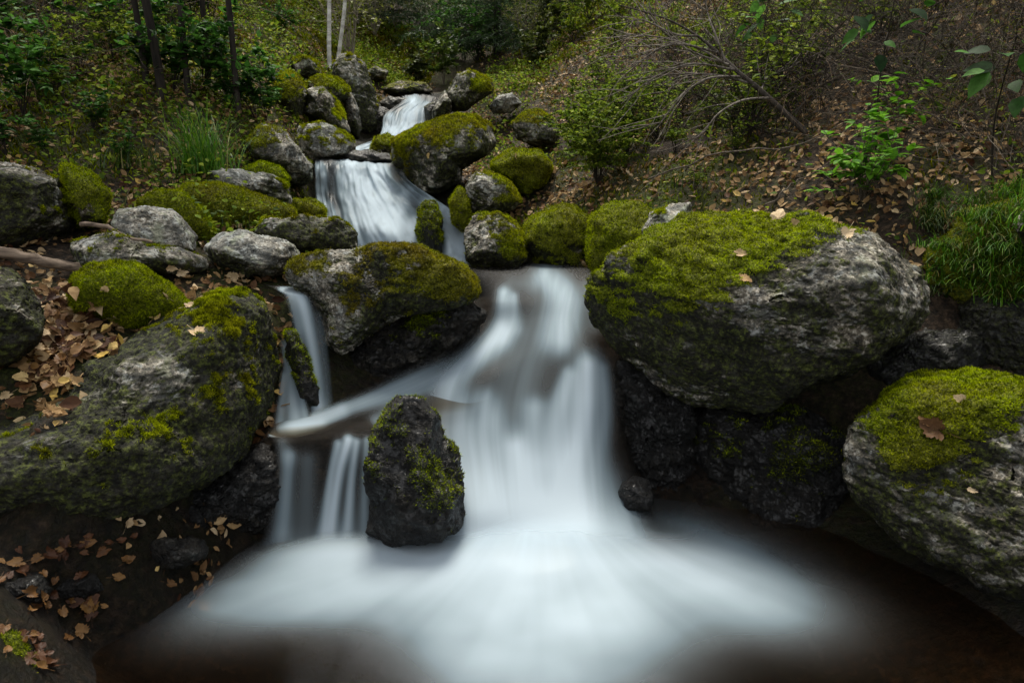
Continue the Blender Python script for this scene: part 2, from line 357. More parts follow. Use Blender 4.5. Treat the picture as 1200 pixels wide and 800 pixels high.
# ------------------------------------------------------------------ rocks
_ico = {}
def ico(l):
    if l not in _ico:
        bm = bmesh.new(); bmesh.ops.create_icosphere(bm, subdivisions=l, radius=1)
        V = np.array([v.co[:] for v in bm.verts]); Fc = np.array([[v.index for v in f.verts] for f in bm.faces]); bm.free(); _ico[l] = (V, Fc)
    return _ico[l]
PLACED = {}
def rock(label, poly, Y, D=None, lvl=6, moss=0., mup=.6, blobs=(), olive=.3, wetv=0., pale=0., stain=.4, rough=1., facet=.8, name='boulder', seed=None, tufts=0, sq=2.5, group=None, layer=0., cat=None):
    seed = seed if seed is not None else len(PLACED) + 3
    rr = np.random.default_rng(seed)
    poly = np.array(poly, float)
    x, y = poly[:, 0], poly[:, 1]; x2, y2 = np.roll(x, -1), np.roll(y, -1); cr = x * y2 - x2 * y; a = cr.sum() / 2
    cx = ((x + x2) * cr).sum() / (6 * a); cy = ((y + y2) * cr).sum() / (6 * a)
    C = at(cx, cy, Y); d = C - CAM; dist = np.linalg.norm(d); d /= dist
    r_ = np.cross(d, [0, 0, 1]); r_ /= np.linalg.norm(r_); u_ = np.cross(r_, d)
    ab = []
    for q in poly:
        w = ray(*q); w = w * (dist / (w @ d)); p = CAM + w - C; ab.append((p @ r_, p @ u_))
    ab = np.array(ab); TH = np.linspace(-math.pi, math.pi, 361)[:-1]; R = np.zeros(360)
    for k, th in enumerate(TH):
        e = np.array([math.cos(th), math.sin(th)])
        for i in range(len(ab)):
            p, q = ab[i], ab[(i + 1) % len(ab)]; m = q - p; den = e[0] * m[1] - e[1] * m[0]
            if abs(den) < 1e-12: continue
            t = (p[0] * m[1] - p[1] * m[0]) / den; s = (p[0] * e[1] - p[1] * e[0]) / den
            if t > 0 and -1e-6 <= s <= 1 + 1e-6: R[k] = max(R[k], t)
    R[R == 0] = R[R > 0].min()
    ker = np.exp(-np.linspace(-2, 2, 9) ** 2); ker /= ker.sum(); R = np.convolve(np.r_[R[-4:], R, R[:4]], ker, 'valid') * .965
    Rm = R.mean(); D = D or Rm * .9
    V, Fc = ico(lvl); S = V.copy()
    K = 16
    for k in range(K):                                   # broken faces
        n = rr.normal(size=3); n /= np.linalg.norm(n)
        if rr.random() < .7: n[2] = -abs(n[2]); 
        off = rr.uniform(.66, .93); dd = S @ n - off; m = dd > 0
        S[m] -= n * (dd[m] * facet)[:, None]
    th = np.arctan2(S[:, 1], S[:, 0]); s = np.hypot(S[:, 0], S[:, 1]); w = S[:, 2]
    rho = np.sqrt(s * s + w * w) + 1e-9; f = (np.abs(s / rho) ** sq + np.abs(w / rho) ** sq) ** (-1 / sq)
    s, w = s * f, w * f
    bi = ((th + math.pi) / (2 * math.pi) * 72).astype(int) % 72; mxs = np.full(72, .2); np.maximum.at(mxs, bi, s)
    kk = np.array([.25, .5, .25]); mxs = np.convolve(np.r_[mxs[-1], mxs, mxs[0]], kk, 'valid'); s = s / np.interp(th, np.linspace(-math.pi, math.pi, 73) + math.pi / 72, np.r_[mxs, mxs[0]])
    Rt = np.interp(th, np.r_[TH, math.pi], np.r_[R, R[0]])
    P = C + (s * Rt * np.cos(th))[:, None] * r_ + (s * Rt * np.sin(th))[:, None] * u_ + (w * D)[:, None] * d
    N = vnormals(P, Fc)
    if (N * (P - C)).sum() < 0: Fc = Fc[:, ::-1]; N = -N
    q = P / max(Rm, .05)
    disp = Rm * rough * (.07 * fbm(q * 1.3, 3, seed) + .045 * ridge(q * 2.6, 3, seed + 3) - .03)
    P = P + N * disp[:, None]
    ax = np.array([.25, .15, 1.0]); ax /= np.linalg.norm(ax)
    pl = P + (P @ ax)[:, None] * ax * 2.5                # fine layers
    hi = rough * (.010 * fbm(P * 16, 4, seed + 8, .62) + .006 * ridge(pl * 7, 4, seed + 5) + .0045 * fbm(P * 80, 3, seed + 2, .7)) * min(1, Rm / .25 + .25)
    if layer: hi += layer * .011 * ridge(pl * np.array([2, 2, 3.5]), 3, seed + 6)
    N = vnormals(P, Fc); P = P + N * hi[:, None]; N = vnormals(P, Fc)
    px, py = proj(P)
    mz = moss + .12 + mup * (N[:, 2] - .25) + .55 * fbm(P * 5 / max(Rm * 2, .5), 5, seed + 4, .6)
    for (bx, by, br, bw) in blobs:
        mz = mz + bw * np.exp(-((px - bx) ** 2 + (py - by) ** 2) / br ** 2)
    ms = sstep(.15, .75, mz + .36 * fbm(P * 20, 4, seed + 31, .75)) * (1.0 if (moss > -2) else 0)
    P = P + N * (ms * (.012 + .010 * fbm(P * 28, 3, seed + 11)) * min(1, Rm / .25 + .3))[:, None]
    wv = wetv * np.ones(len(P)); wv = np.clip(np.maximum(wv, sstep(.12, .02, P[:, 2]) * (.95 if wetv >= 0 else 0)), 0, 1)
    ol = np.clip(olive + .5 * fbm(P * 4, 3, seed + 12), 0, 1)
    stv = np.clip(stain + .6 * fbm(P * 3.3, 4, seed + 13) - .35 * N[:, 2] * (stain < 1.2), 0, 1.6)  # upward faces get less film, so a lit top is put into the colour
    N = vnormals(P, Fc)
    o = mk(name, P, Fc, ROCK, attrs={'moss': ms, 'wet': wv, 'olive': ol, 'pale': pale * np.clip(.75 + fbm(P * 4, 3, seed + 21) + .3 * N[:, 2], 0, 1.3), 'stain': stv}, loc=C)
    tag(o, label, cat or ('rock' if name == 'rock' else 'boulder'), group)
    PLACED[label] = o
    if tufts:
        tri = P[Fc]; ar = np.linalg.norm(np.cross(tri[:, 1] - tri[:, 0], tri[:, 2] - tri[:, 0]), axis=1)
        mf = ms[Fc].mean(1); fc_n = N[Fc].mean(1); vis = ((tri[:, 0] - CAM) * fc_n).sum(1) < .25 * dist
        pr = ar * sstep(.2, .75, mf) * vis; tufts = int(min(tufts, pr.sum() * 900000))
        if tufts < 50: return o
        pr /= pr.sum()
        fi = rr.choice(len(Fc), size=tufts, p=pr); bc = rr.dirichlet((1, 1, 1), size=tufts)
        pos = (tri[fi] * bc[:, :, None]).sum(1); nn = fc_n[fi]
        sz = (.0075 + .0019 * max(dist - 1.8, 0))
        T = nn + .75 * rr.normal(size=(tufts, 3)) * .8 + np.array([0, 0, .25]); L = sz * rr.uniform(.6, 1.5, tufts)
        Rf = frames(T, randdir(tufts))
        tv = np.array([(-.13, 0, 0), (.13, 0, 0), (0, 1, .1)]); tf = np.array([(0, 1, 2)])
        cl = np.clip(.5 + .6 * fbm(pos * 30, 3, 5) + .25 * rr.normal(size=tufts), 0, 1)
        VV, FF, rn = scatter(tv, tf, pos - nn * .002, Rf, L, cl)
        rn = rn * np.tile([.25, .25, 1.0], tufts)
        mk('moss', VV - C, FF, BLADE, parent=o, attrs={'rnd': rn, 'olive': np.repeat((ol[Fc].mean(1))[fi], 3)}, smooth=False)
    return o
# --- foreground
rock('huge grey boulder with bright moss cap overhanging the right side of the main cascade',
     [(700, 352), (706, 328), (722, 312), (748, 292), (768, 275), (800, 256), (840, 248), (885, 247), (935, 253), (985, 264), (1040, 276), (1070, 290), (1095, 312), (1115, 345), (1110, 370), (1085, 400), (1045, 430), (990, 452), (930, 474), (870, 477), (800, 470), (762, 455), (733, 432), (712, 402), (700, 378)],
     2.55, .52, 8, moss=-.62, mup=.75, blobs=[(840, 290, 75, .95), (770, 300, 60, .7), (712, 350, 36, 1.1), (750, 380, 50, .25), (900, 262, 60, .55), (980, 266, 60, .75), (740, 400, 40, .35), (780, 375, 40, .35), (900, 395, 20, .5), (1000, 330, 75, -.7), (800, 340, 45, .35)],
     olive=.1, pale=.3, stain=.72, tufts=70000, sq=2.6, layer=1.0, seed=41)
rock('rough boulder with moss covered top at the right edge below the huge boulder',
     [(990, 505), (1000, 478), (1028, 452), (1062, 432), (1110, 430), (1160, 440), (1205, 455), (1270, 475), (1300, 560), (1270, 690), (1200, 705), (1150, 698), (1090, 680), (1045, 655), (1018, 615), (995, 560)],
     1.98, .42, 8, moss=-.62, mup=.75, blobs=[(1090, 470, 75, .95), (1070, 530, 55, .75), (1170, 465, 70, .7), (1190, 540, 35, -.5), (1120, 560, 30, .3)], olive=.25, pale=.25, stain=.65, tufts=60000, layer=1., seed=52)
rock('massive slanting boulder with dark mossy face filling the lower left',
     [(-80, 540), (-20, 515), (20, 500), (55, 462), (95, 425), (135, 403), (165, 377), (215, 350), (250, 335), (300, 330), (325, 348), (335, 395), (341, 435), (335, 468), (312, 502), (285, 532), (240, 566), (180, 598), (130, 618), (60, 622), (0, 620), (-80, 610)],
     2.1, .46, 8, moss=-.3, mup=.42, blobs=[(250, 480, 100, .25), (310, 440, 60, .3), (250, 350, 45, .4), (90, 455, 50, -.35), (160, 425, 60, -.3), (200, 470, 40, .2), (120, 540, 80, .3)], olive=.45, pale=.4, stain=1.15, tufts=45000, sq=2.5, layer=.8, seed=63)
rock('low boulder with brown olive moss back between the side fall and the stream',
     [(333, 322), (345, 304), (385, 293), (440, 289), (500, 291), (545, 306), (566, 326), (568, 345), (556, 357), (505, 366), (460, 380), (425, 398), (400, 415), (380, 405), (372, 375), (358, 348)],
     2.8, .34, 8, moss=.12, mup=.5, blobs=[(500, 315, 60, .45), (400, 297, 22, -.55), (440, 318, 22, -.5), (375, 360, 32, -.35), (540, 330, 30, .3), (410, 335, 30, .25)], olive=.75, pale=.45, stain=.5, tufts=45000, seed=74)
rock('glossy wet black rock with green algae standing midstream among the white water',
     [(430, 515), (438, 500), (446, 482), (468, 468), (494, 469), (512, 480), (522, 508), (538, 536), (546, 575), (548, 622), (520, 640), (455, 640), (424, 630), (430, 595), (428, 560)],
     2.06, .15, 7, moss=-.05, mup=.5, blobs=[(500, 560, 30, .45), (460, 490, 30, .35), (520, 590, 25, .3)], olive=0, wetv=1, stain=.2, rough=.75, facet=1., seed=85, tufts=6000)
rock('round bright green moss cushion on the left bank among fallen leaves',
     [(81, 345), (84, 328), (100, 314), (128, 308), (159, 312), (185, 326), (205, 340), (224, 360), (200, 372), (150, 382), (125, 370), (86, 362)],
     2.42, .16, 7, moss=1.5, olive=.25, rough=.5, facet=.3, tufts=30000, name='rock', sq=2.1, seed=96)
rock('dark blotchy boulder cut by the left edge above the leaf pile',
     [(-60, 320), (0, 308), (16, 311), (32, 326), (52, 355), (56, 374), (47, 408), (27, 424), (0, 432), (-60, 440)], 2.05, .2, 7, moss=-.5, mup=.4, olive=.4, pale=.15, stain=.9, seed=17, tufts=4000)
rock('dark grey boulder with mossy right shoulder high at the left edge',
     [(-70, 190), (-10, 185), (25, 188), (60, 203), (85, 224), (100, 250), (98, 272), (65, 290), (30, 297), (-70, 300)], 2.95, .35, 7, moss=-.35, mup=.45, blobs=[(80, 245, 30, .6), (30, 270, 40, .3)], olive=.6, pale=.25, stain=.8, seed=18, tufts=12000)
rock('moss covered bank stone sloping down right of the dark grey boulder',
     [(70, 190), (105, 200), (128, 228), (122, 262), (95, 270), (80, 240)], 3.1, .2, 6, moss=.9, olive=.25, rough=.7, name='rock', seed=19, tufts=9000)
rock('pale lichen covered round boulder on the left bank behind the moss cushion',
     [(127, 262), (138, 246), (169, 240), (199, 245), (219, 258), (232, 278), (229, 294), (203, 300), (165, 296), (135, 280)], 3.0, .2, 7, moss=-.55, olive=.3, pale=1., stain=.2, seed=20, facet=.6)
rock('flat grey slab lying under the pale round boulder',
     [(75, 290), (88, 280), (135, 273), (175, 287), (215, 292), (243, 303), (247, 316), (209, 322), (135, 318), (85, 312)], 2.78, .22, 7, moss=-.25, olive=.4, pale=.5, stain=.5, seed=21, tufts=3000)
rock('pale green smooth boulder beside the small side fall',
     [(238, 289), (256, 274), (280, 269), (321, 277), (346, 287), (354, 302), (340, 318), (311, 328), (284, 327), (250, 312)], 3.0, .22, 7, moss=-.7, olive=.3, pale=1., stain=.25, seed=22, facet=.6)
rock('flat topped brown boulder sitting below the middle waterfall on its left',
     [(295, 272), (312, 259), (352, 253), (400, 256), (422, 272), (422, 292), (385, 302), (350, 300), (310, 285)], 3.4, .28, 7, moss=-.1, mup=.35, olive=.7, pale=.4, stain=.7, seed=23, tufts=6000)
rock('long moss blanketed mound behind the pale boulders on the left bank',
     [(200, 235), (216, 218), (257, 216), (304, 229), (350, 247), (340, 260), (297, 272), (255, 282), (225, 265)], 3.7, .3, 7, moss=1.3, olive=.45, rough=.6, facet=.4, seed=24, tufts=30000)
rock('rounded moss hump bulging between the pale round boulder and the long mound',
     [(160, 238), (182, 225), (212, 226), (240, 245), (258, 275), (240, 292), (225, 275), (190, 250)], 3.35, .2, 6, moss=1.3, olive=.2, rough=.6, facet=.4, name='rock', seed=25, tufts=16000)
rock('pale jagged slab with black stains above the long moss mound',
     [(243, 200), (270, 198), (321, 205), (338, 216), (343, 236), (324, 243), (290, 230), (250, 217)], 3.95, .2, 7, moss=-.6, blobs=[(332, 222, 12, .9)], olive=.2, pale=.85, stain=.5, seed=26, layer=1.2, tufts=2500)
rock('small mossy stone by the foot of the middle fall on the left',
     [(338, 245), (345, 235), (370, 235), (383, 246), (380, 256), (345, 260)], 4.1, .14, 6, moss=1.1, olive=.3, name='rock', seed=27, tufts=5000)
rock('big smooth grey boulder hugging the left side of the middle waterfall',
     [(283, 165), (306, 146), (330, 150), (350, 170), (367, 195), (369, 212), (352, 222), (335, 215), (320, 200), (293, 190)], 4.6, .4, 7, moss=-.2, blobs=[(305, 168, 14, .7)], olive=.4, pale=.65, stain=.45, seed=28, tufts=4000)
rock('small dome of moss beside the pale jagged slab',
     [(283, 200), (305, 190), (328, 196), (340, 210), (325, 214), (296, 206)], 4.15, .15, 6, moss=1.2, olive=.15, name='rock', seed=29, tufts=6000)
rock('streaked boulder with lichen and moss at the upper left lip of the middle fall',
     [(343, 165), (350, 148), (378, 144), (405, 156), (419, 172), (416, 183), (395, 190), (365, 190), (348, 178)], 5.35, .35, 7, moss=-.25, blobs=[(362, 166, 12, .6), (405, 162, 14, .5)], olive=.45, pale=.9, stain=.3, seed=30, tufts=7000)
rock('dark grey boulder with a moss draped right edge left of the upper fall',
     [(354, 134), (358, 104), (378, 100), (395, 118), (406, 140), (412, 157), (395, 152), (367, 145)], 6.0, .4, 6, moss=-.2, blobs=[(395, 130, 12, .8), (362, 112, 8, -.3)], olive=.35, pale=.3, stain=.5, seed=31, tufts=7000)
rock('mossy round boulder below the birch stems',
     [(360, 98), (372, 89), (395, 92), (410, 104), (411, 116), (392, 122), (370, 114)], 6.6, .35, 6, moss=.45, olive=.5, pale=.3, seed=32, tufts=8000)
rock('tall grey rock pillar left of the upper waterfall',
     [(387, 70), (398, 61), (415, 60), (428, 72), (437, 100), (447, 128), (449, 155), (440, 164), (425, 162), (412, 148), (402, 115), (388, 92)], 7.4, .5, 7, moss=-.2, mup=.4, olive=.6, pale=.45, stain=.8, seed=33, tufts=3000, layer=.5)
rock('narrow dark rock fin leaning against the tall grey pillar',
     [(401, 110), (412, 108), (420, 125), (424, 150), (420, 164), (409, 155)], 6.9, .25, 6, moss=-.6, olive=.5, pale=.2, stain=.6, seed=34)
rock('moss hung crag on the left slope behind the green sapling leaves',
     [(322, 90), (338, 82), (352, 92), (362, 120), (352, 148), (330, 150), (318, 120)], 5.9, .4, 6, moss=.15, blobs=[(335, 100, 15, .5)], olive=.55, pale=.25, stain=.6, seed=35, tufts=9000)
rock('square mossy stone on the far left slope above the crag',
     [(340, 75), (352, 66), (372, 72), (380, 88), (366, 96), (345, 92)], 7.2, .3, 6, moss=.1, olive=.5, pale=.5, seed=36, tufts=3000)
# --- right of falls
rock('large moss coated boulder right of the middle waterfall with bare grey flank',
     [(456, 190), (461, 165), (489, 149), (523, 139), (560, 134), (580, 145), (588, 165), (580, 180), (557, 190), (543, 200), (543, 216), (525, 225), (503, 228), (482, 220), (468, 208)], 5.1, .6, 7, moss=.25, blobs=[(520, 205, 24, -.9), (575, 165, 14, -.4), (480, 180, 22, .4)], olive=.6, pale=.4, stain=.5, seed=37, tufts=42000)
rock('block shaped boulder half grey half mossy above the right end of the pool',
     [(545, 217), (556, 202), (572, 200), (597, 215), (613, 238), (603, 246), (577, 254), (553, 249), (546, 235)], 4.5, .3, 7, moss=-.1, blobs=[(592, 232, 18, .8), (560, 225, 14, -.8)], olive=.5, pale=.7, seed=38, tufts=9000)
rock('yellow green moss boulder behind the half grey block',
     [(572, 192), (598, 176), (632, 178), (648, 196), (642, 215), (618, 226), (600, 215), (582, 204)], 5.0, .35, 6, moss=1.2, olive=.35, rough=.7, seed=39, tufts=20000)
rock('rounded grey boulder with mossy crown on the leafy right slope',
     [(597, 146), (612, 132), (632, 130), (650, 140), (657, 155), (654, 172), (631, 175), (604, 162)], 5.9, .35, 6, moss=-.1, blobs=[(625, 135, 14, .6), (600, 155, 8, .5)], olive=.5, pale=.5, seed=40, tufts=6000)
rock('squat boulder with brown face and moss at the upper pool edge',
     [(543, 268), (555, 252), (582, 249), (605, 262), (622, 282), (624, 305), (612, 322), (565, 322), (546, 305)], 3.95, .26, 7, moss=0, blobs=[(600, 290, 18, .7), (560, 280, 18, -.5)], olive=.45, pale=.4, stain=.6, seed=43, tufts=13000)
rock('mossy bank boulder under the fine leaved bush at the back of the pool',
     [(606, 275), (622, 252), (660, 240), (690, 250), (700, 285), (690, 322), (660, 324), (618, 324)], 4.1, .3, 6, moss=.75, olive=.4, stain=.7, seed=44, tufts=20000)
rock('dark green moss mound behind the left end of the huge boulder',
     [(682, 285), (692, 252), (715, 240), (748, 240), (778, 256), (775, 300), (730, 324), (690, 322)], 3.75, .3, 6, moss=.95, olive=.3, stain=.7, seed=45, tufts=22000)
rock('small grey rock peeping above the huge boulder from behind',
     [(750, 270), (762, 250), (790, 238), (810, 236), (816, 256), (800, 280), (755, 292)], 3.3, .18, 6, moss=-.5, blobs=[(775, 248, 12, .4)], olive=.3, pale=.5, seed=46, tufts=2000)
rock('leaning grey slab forming the left half of a split rock by the upper fall',
     [(506, 130), (521, 105), (530, 118), (530, 132), (516, 140), (507, 141)], 6.7, .25, 6, moss=-.8, olive=.5, pale=.55, seed=47)
rock('pointed boulder with moss on its right side beside the upper waterfall',
     [(521, 110), (536, 86), (550, 83), (577, 95), (580, 108), (560, 120), (546, 130), (530, 132)], 6.9, .4, 6, moss=-.2, blobs=[(560, 100, 12, .9), (572, 108, 10, .4)], olive=.5, pale=.35, stain=.6, seed=48, tufts=6000)
rock('whitish bare rock in the leaves right of the pointed boulder',
     [(572, 126), (585, 111), (600, 109), (613, 121), (600, 132), (577, 135)], 7.0, .25, 6, moss=-1.2, pale=1.1, stain=.1, seed=49)
rock('mossy rounded stone right of the foot of the middle fall',
     [(527, 235), (538, 219), (549, 232), (553, 262), (543, 272), (532, 262)], 4.4, .15, 6, moss=.9, olive=.3, seed=50, tufts=6000, name='rock')
rock('dark mossy rock rib splitting the right strands of the middle fall',
     [(491, 245), (498, 234), (510, 238), (518, 258), (520, 312), (494, 312), (488, 275)], 4.42, .14, 6, moss=.3, olive=.2, wetv=.8, stain=.8, seed=51, name='rock', tufts=5000)
rock('flat wet ledge stone across the lip of the middle fall',
     [(398, 178), (430, 176), (458, 181), (470, 190), (440, 194), (402, 190)], 5.3, .18, 6, moss=-.2, olive=.3, wetv=.8, seed=53, name='rock')
rock('small mossy stone between the upper fall and the large moss coated boulder',
     [(433, 178), (440, 162), (455, 158), (466, 165), (458, 182), (444, 188)], 5.6, .15, 6, moss=.7, olive=.4, seed=54, name='rock', tufts=3000)
rock('flat grey ledge stone left of the crest of the upper fall',
     [(444, 120), (455, 113), (480, 116), (484, 126), (470, 134), (448, 132)], 7.6, .25, 6, moss=-.3, olive=.4, wetv=.6, pale=.2, seed=55, name='rock')
rock('dark block under the ledge stone left of the upper fall',
     [(432, 130), (445, 124), (462, 130), (460, 160), (440, 164)], 7.4, .25, 6, moss=-.4, olive=.4, wetv=.7, stain=.7, seed=56, name='rock')
rock('dark wet rock at the right end of the upper fall crest',
     [(497, 126), (510, 118), (520, 128), (516, 144), (500, 148)], 7.0, .22, 6, moss=0, olive=.4, wetv=.6, stain=.7, seed=57, name='rock')
rock('long dark slab lying across the stream behind the upper fall',
     [(428, 84), (440, 78), (456, 84), (452, 93), (435, 95)], 9.0, .4, 6, moss=-.1, olive=.5, pale=.5, seed=58, name='rock')
rock('dark mossy rocks bench at the head of the stream right of the slab',
     [(445, 104), (470, 95), (500, 98), (510, 108), (490, 114), (455, 112)], 8.6, .35, 6, moss=0, olive=.5, stain=.6, seed=59, name='rock')
# --- wet black rocks under the cascade sides
rock('black dripping rock wall under the left end of the huge boulder',
     [(722, 420), (745, 425), (780, 440), (810, 480), (815, 560), (800, 600), (765, 595), (738, 540), (724, 480)], 2.5, .2, 7, moss=-.6, olive=0, wetv=1, rough=1.9, seed=60, name='rock')
rock('wet black rock with vivid green algae below the huge boulder',
     [(790, 490), (840, 470), (900, 468), (960, 480), (1000, 520), (1010, 600), (985, 650), (930, 645), (860, 620), (805, 590)], 2.42, .24, 7, moss=-.25, blobs=[(930, 535, 30, 1.), (850, 520, 26, .7), (960, 550, 25, .5)], olive=0, wetv=1, rough=1.6, seed=61, tufts=5000)
rock('round wet stone breaking through the foam right of the main cascade',
     [(722, 582), (728, 565), (743, 556), (760, 561), (768, 580), (764, 602), (732, 604)], 2.19, .09, 6, moss=-1, wetv=1, stain=.2, rough=.6, name='rock', seed=62)
rock('wet dark bank rock with green algae under the olive moss boulder',
     [(385, 420), (420, 385), (480, 362), (556, 350), (575, 365), (560, 400), (500, 430), (440, 465), (395, 480)], 2.92, .26, 7, moss=-.35, blobs=[(500, 385, 30, .8), (410, 462, 14, .8)], olive=0, wetv=.9, rough=1.5, seed=64, tufts=6000)
rock('mossy rock tongue between the two threads of the side fall',
     [(333, 385), (345, 385), (362, 420), (375, 460), (378, 488), (355, 488), (340, 440)], 2.5, .1, 6, moss=.3, olive=.1, wetv=.9, rough=1.1, seed=65, tufts=3000, name='rock')
rock('black wet rocks under the massive slanting boulder beside the small fall',
     [(230, 560), (290, 520), (330, 500), (345, 540), (335, 610), (300, 650), (200, 655), (130, 640), (140, 610)], 2.12, .2, 7, moss=-.8, olive=0, wetv=1, rough=1.7, seed=66, name='rock')
rock('brown wet ledge rock behind the small lower left fall',
     [(322, 515), (360, 505), (440, 500), (445, 540), (440, 660), (320, 660), (315, 590)], 2.24, .1, 7, moss=-1, olive=0, wetv=1, rough=1.2, seed=67, name='rock')
rock('dark rock step under the glassy brown part of the main cascade',
     [(540, 440), (570, 415), (660, 400), (700, 420), (725, 500), (730, 600), (600, 610), (560, 540)], 2.78, .16, 7, moss=-1, wetv=1, seed=68, name='rock', stain=.1, rough=.6)
for k, (px, py, rx, ry, Yb) in enumerate([(140, 640, 45, 22, 1.78), (205, 645, 40, 20, 1.8), (20, 590, 40, 30, 1.75), (30, 690, 34, 18, 1.52)]):
    lab = ['black stone at the water line left of the black wet rocks', 'shiny black stone beside the shore just under the black wet rocks', 'dark stone in the shadow low at the left edge', 'dark stone half covered by wet leaves near the left edge', 'wet black stone at the left border of the foam', 'black stone at the foot of the right edge boulder', 'low black stone in shadow under the huge boulder'][k]
    rock(lab, [(px + rx * math.cos(q), py + ry * math.sin(q) * (1 + .2 * math.cos(3 * q + k))) for q in np.linspace(0, 2 * math.pi, 14)[:-1]], Yb, .1, 6, moss=-.7, olive=.1, wetv=.95, rough=1.3, seed=300 + k, name='rock')
rock('small mossy stone in the bottom left corner',
     [(-30, 770), (-5, 738), (20, 740), (42, 768), (48, 800), (30, 840), (-30, 850)], 1.3, .07, 6, moss=.6, olive=.2, seed=69, name='rock', tufts=6000)
rock('flat dark stone awash at the lower left shore',
     [(50, 690), (75, 672), (110, 672), (125, 690), (100, 706), (60, 704)], 1.6, .07, 6, moss=-.6, olive=.1, wetv=1, seed=70, name='rock')
rock('dark wet stone at the foot of the massive slanting boulder',
     [(-10, 640), (25, 625), (70, 632), (90, 655), (60, 670), (0, 668)], 1.75, .1, 6, moss=-.6, wetv=.9, seed=71, name='rock')
rock('dark mossy bank under the grassy mound at the right edge',
     [(1085, 300), (1130, 250), (1200, 228), (1290, 235), (1300, 400), (1230, 430), (1140, 410), (1100, 370)], 2.75, .35, 7, moss=.65, olive=.45, stain=.9, seed=72, tufts=26000)
rock('added rock painted black for the shadow between the huge boulder and the right edge boulder', [(990, 440), (1040, 400), (1090, 375), (1150, 385), (1180, 430), (1120, 450), (1040, 480), (1000, 500)], 2.62, .2, 7, moss=-.4, olive=.2, wetv=.85, stain=1.2, rough=1.3, name='rock', seed=91)  # fills the dark gap; wet and stain values put its shadow into the colour
rock('added rock painted dark for the shade under the hanging grass behind the right edge boulder', [(1110, 390), (1130, 340), (1200, 330), (1290, 340), (1290, 470), (1190, 460), (1130, 440)], 2.5, .2, 7, moss=-.3, olive=.5, wetv=.6, stain=1.2, rough=1.2, name='rock', seed=92)  # added filler whose dark colour stands for the shade below the grass
rock('grey stone showing through grass at the far right edge',
     [(1185, 262), (1200, 245), (1240, 250), (1245, 285), (1200, 290)], 2.4, .1, 6, moss=-.9, pale=.5, seed=73, name='rock')
# ------------------------------------------------------------------ water
def catmull(A, n):
    A = np.asarray(A, float); m = len(A); t = np.linspace(0, m - 1, n); i = np.clip(t.astype(int), 0, m - 2); f = (t - i)[:, None]
    sh = A.shape; A2 = A.reshape(m, -1); g = lambda k: A2[np.clip(k, 0, m - 1)]
    p0, p1, p2, p3 = g(i - 1), g(i), g(i + 1), g(i + 2)
    o = .5 * (2 * p1 + (p2 - p0) * f + (2 * p0 - 5 * p1 + 4 * p2 - p3) * f ** 2 + (3 * p1 - p0 - 3 * p2 + p3) * f ** 3)
    return o.reshape((n,) + sh[1:])
def strokes(px, py, st):
    f = np.zeros(len(px))
    for pts, inten in st:                                # pts: (x, y, width)
        pts = catmull(np.array(pts, float), 160); best = np.zeros(len(px))
        for q in pts: best = np.maximum(best, np.exp(-((px - q[0]) ** 2 + ((py - q[1])) ** 2) / q[2] ** 2))
        f = 1 - (1 - f) * (1 - np.clip(best * inten, 0, 1))
    return f
def sheet(name, label, rows, foam, mat, nu=90, nv=160, edge=(.12, .12, .06, .1), bulge=0., uvs=1.0):
    """rows: list of (list of (px,py), Y or list of Y)"""
    G_ = []
    for pts, Y in rows:
        Ys = Y if isinstance(Y, (list, tuple)) else [Y] * len(pts)
        g = np.array([at(p[0], p[1], yy) for p, yy in zip(pts, Ys)]); G_.append(catmull(g, nu))
    Gd = catmull(np.array(G_), nv)                       # nv, nu, 3
    u = np.linspace(0, 1, nu); v = np.linspace(0, 1, nv); U, Vv = np.meshgrid(u, v)
    P = Gd.reshape(-1, 3); U = U.ravel(); Vv = Vv.ravel()
    if bulge: P = P + np.array([0, -1, .3]) * (bulge * fbm(np.c_[U * 7, Vv * 2.2, 0 * U], 3, 77))[:, None]
    px, py = proj(P); fo = foam(px, py) if callable(foam) else foam * np.ones(len(P))
    e = sstep(0, max(edge[0], 1e-3), U) * sstep(0, max(edge[1], 1e-3), 1 - U)
    e = e * (sstep(0, edge[2], Vv) if edge[2] else 1) * (sstep(0, edge[3], 1 - Vv) if edge[3] else 1)
    i = (np.arange(nv - 1)[:, None] * nu + np.arange(nu - 1)[None]).ravel()
    length = np.linalg.norm(np.diff(Gd[:, nu // 2], axis=0), axis=1).sum(); wid = np.linalg.norm(np.diff(Gd, axis=1), axis=2).sum(1).mean()
    o = mk(name, P, np.c_[i, i + nu, i + nu + 1, i + 1], mat, attrs={'foam': fo, 'edge': e}, uv=np.c_[U * wid * uvs, Vv * length])
    return tag(o, label, kind='structure')
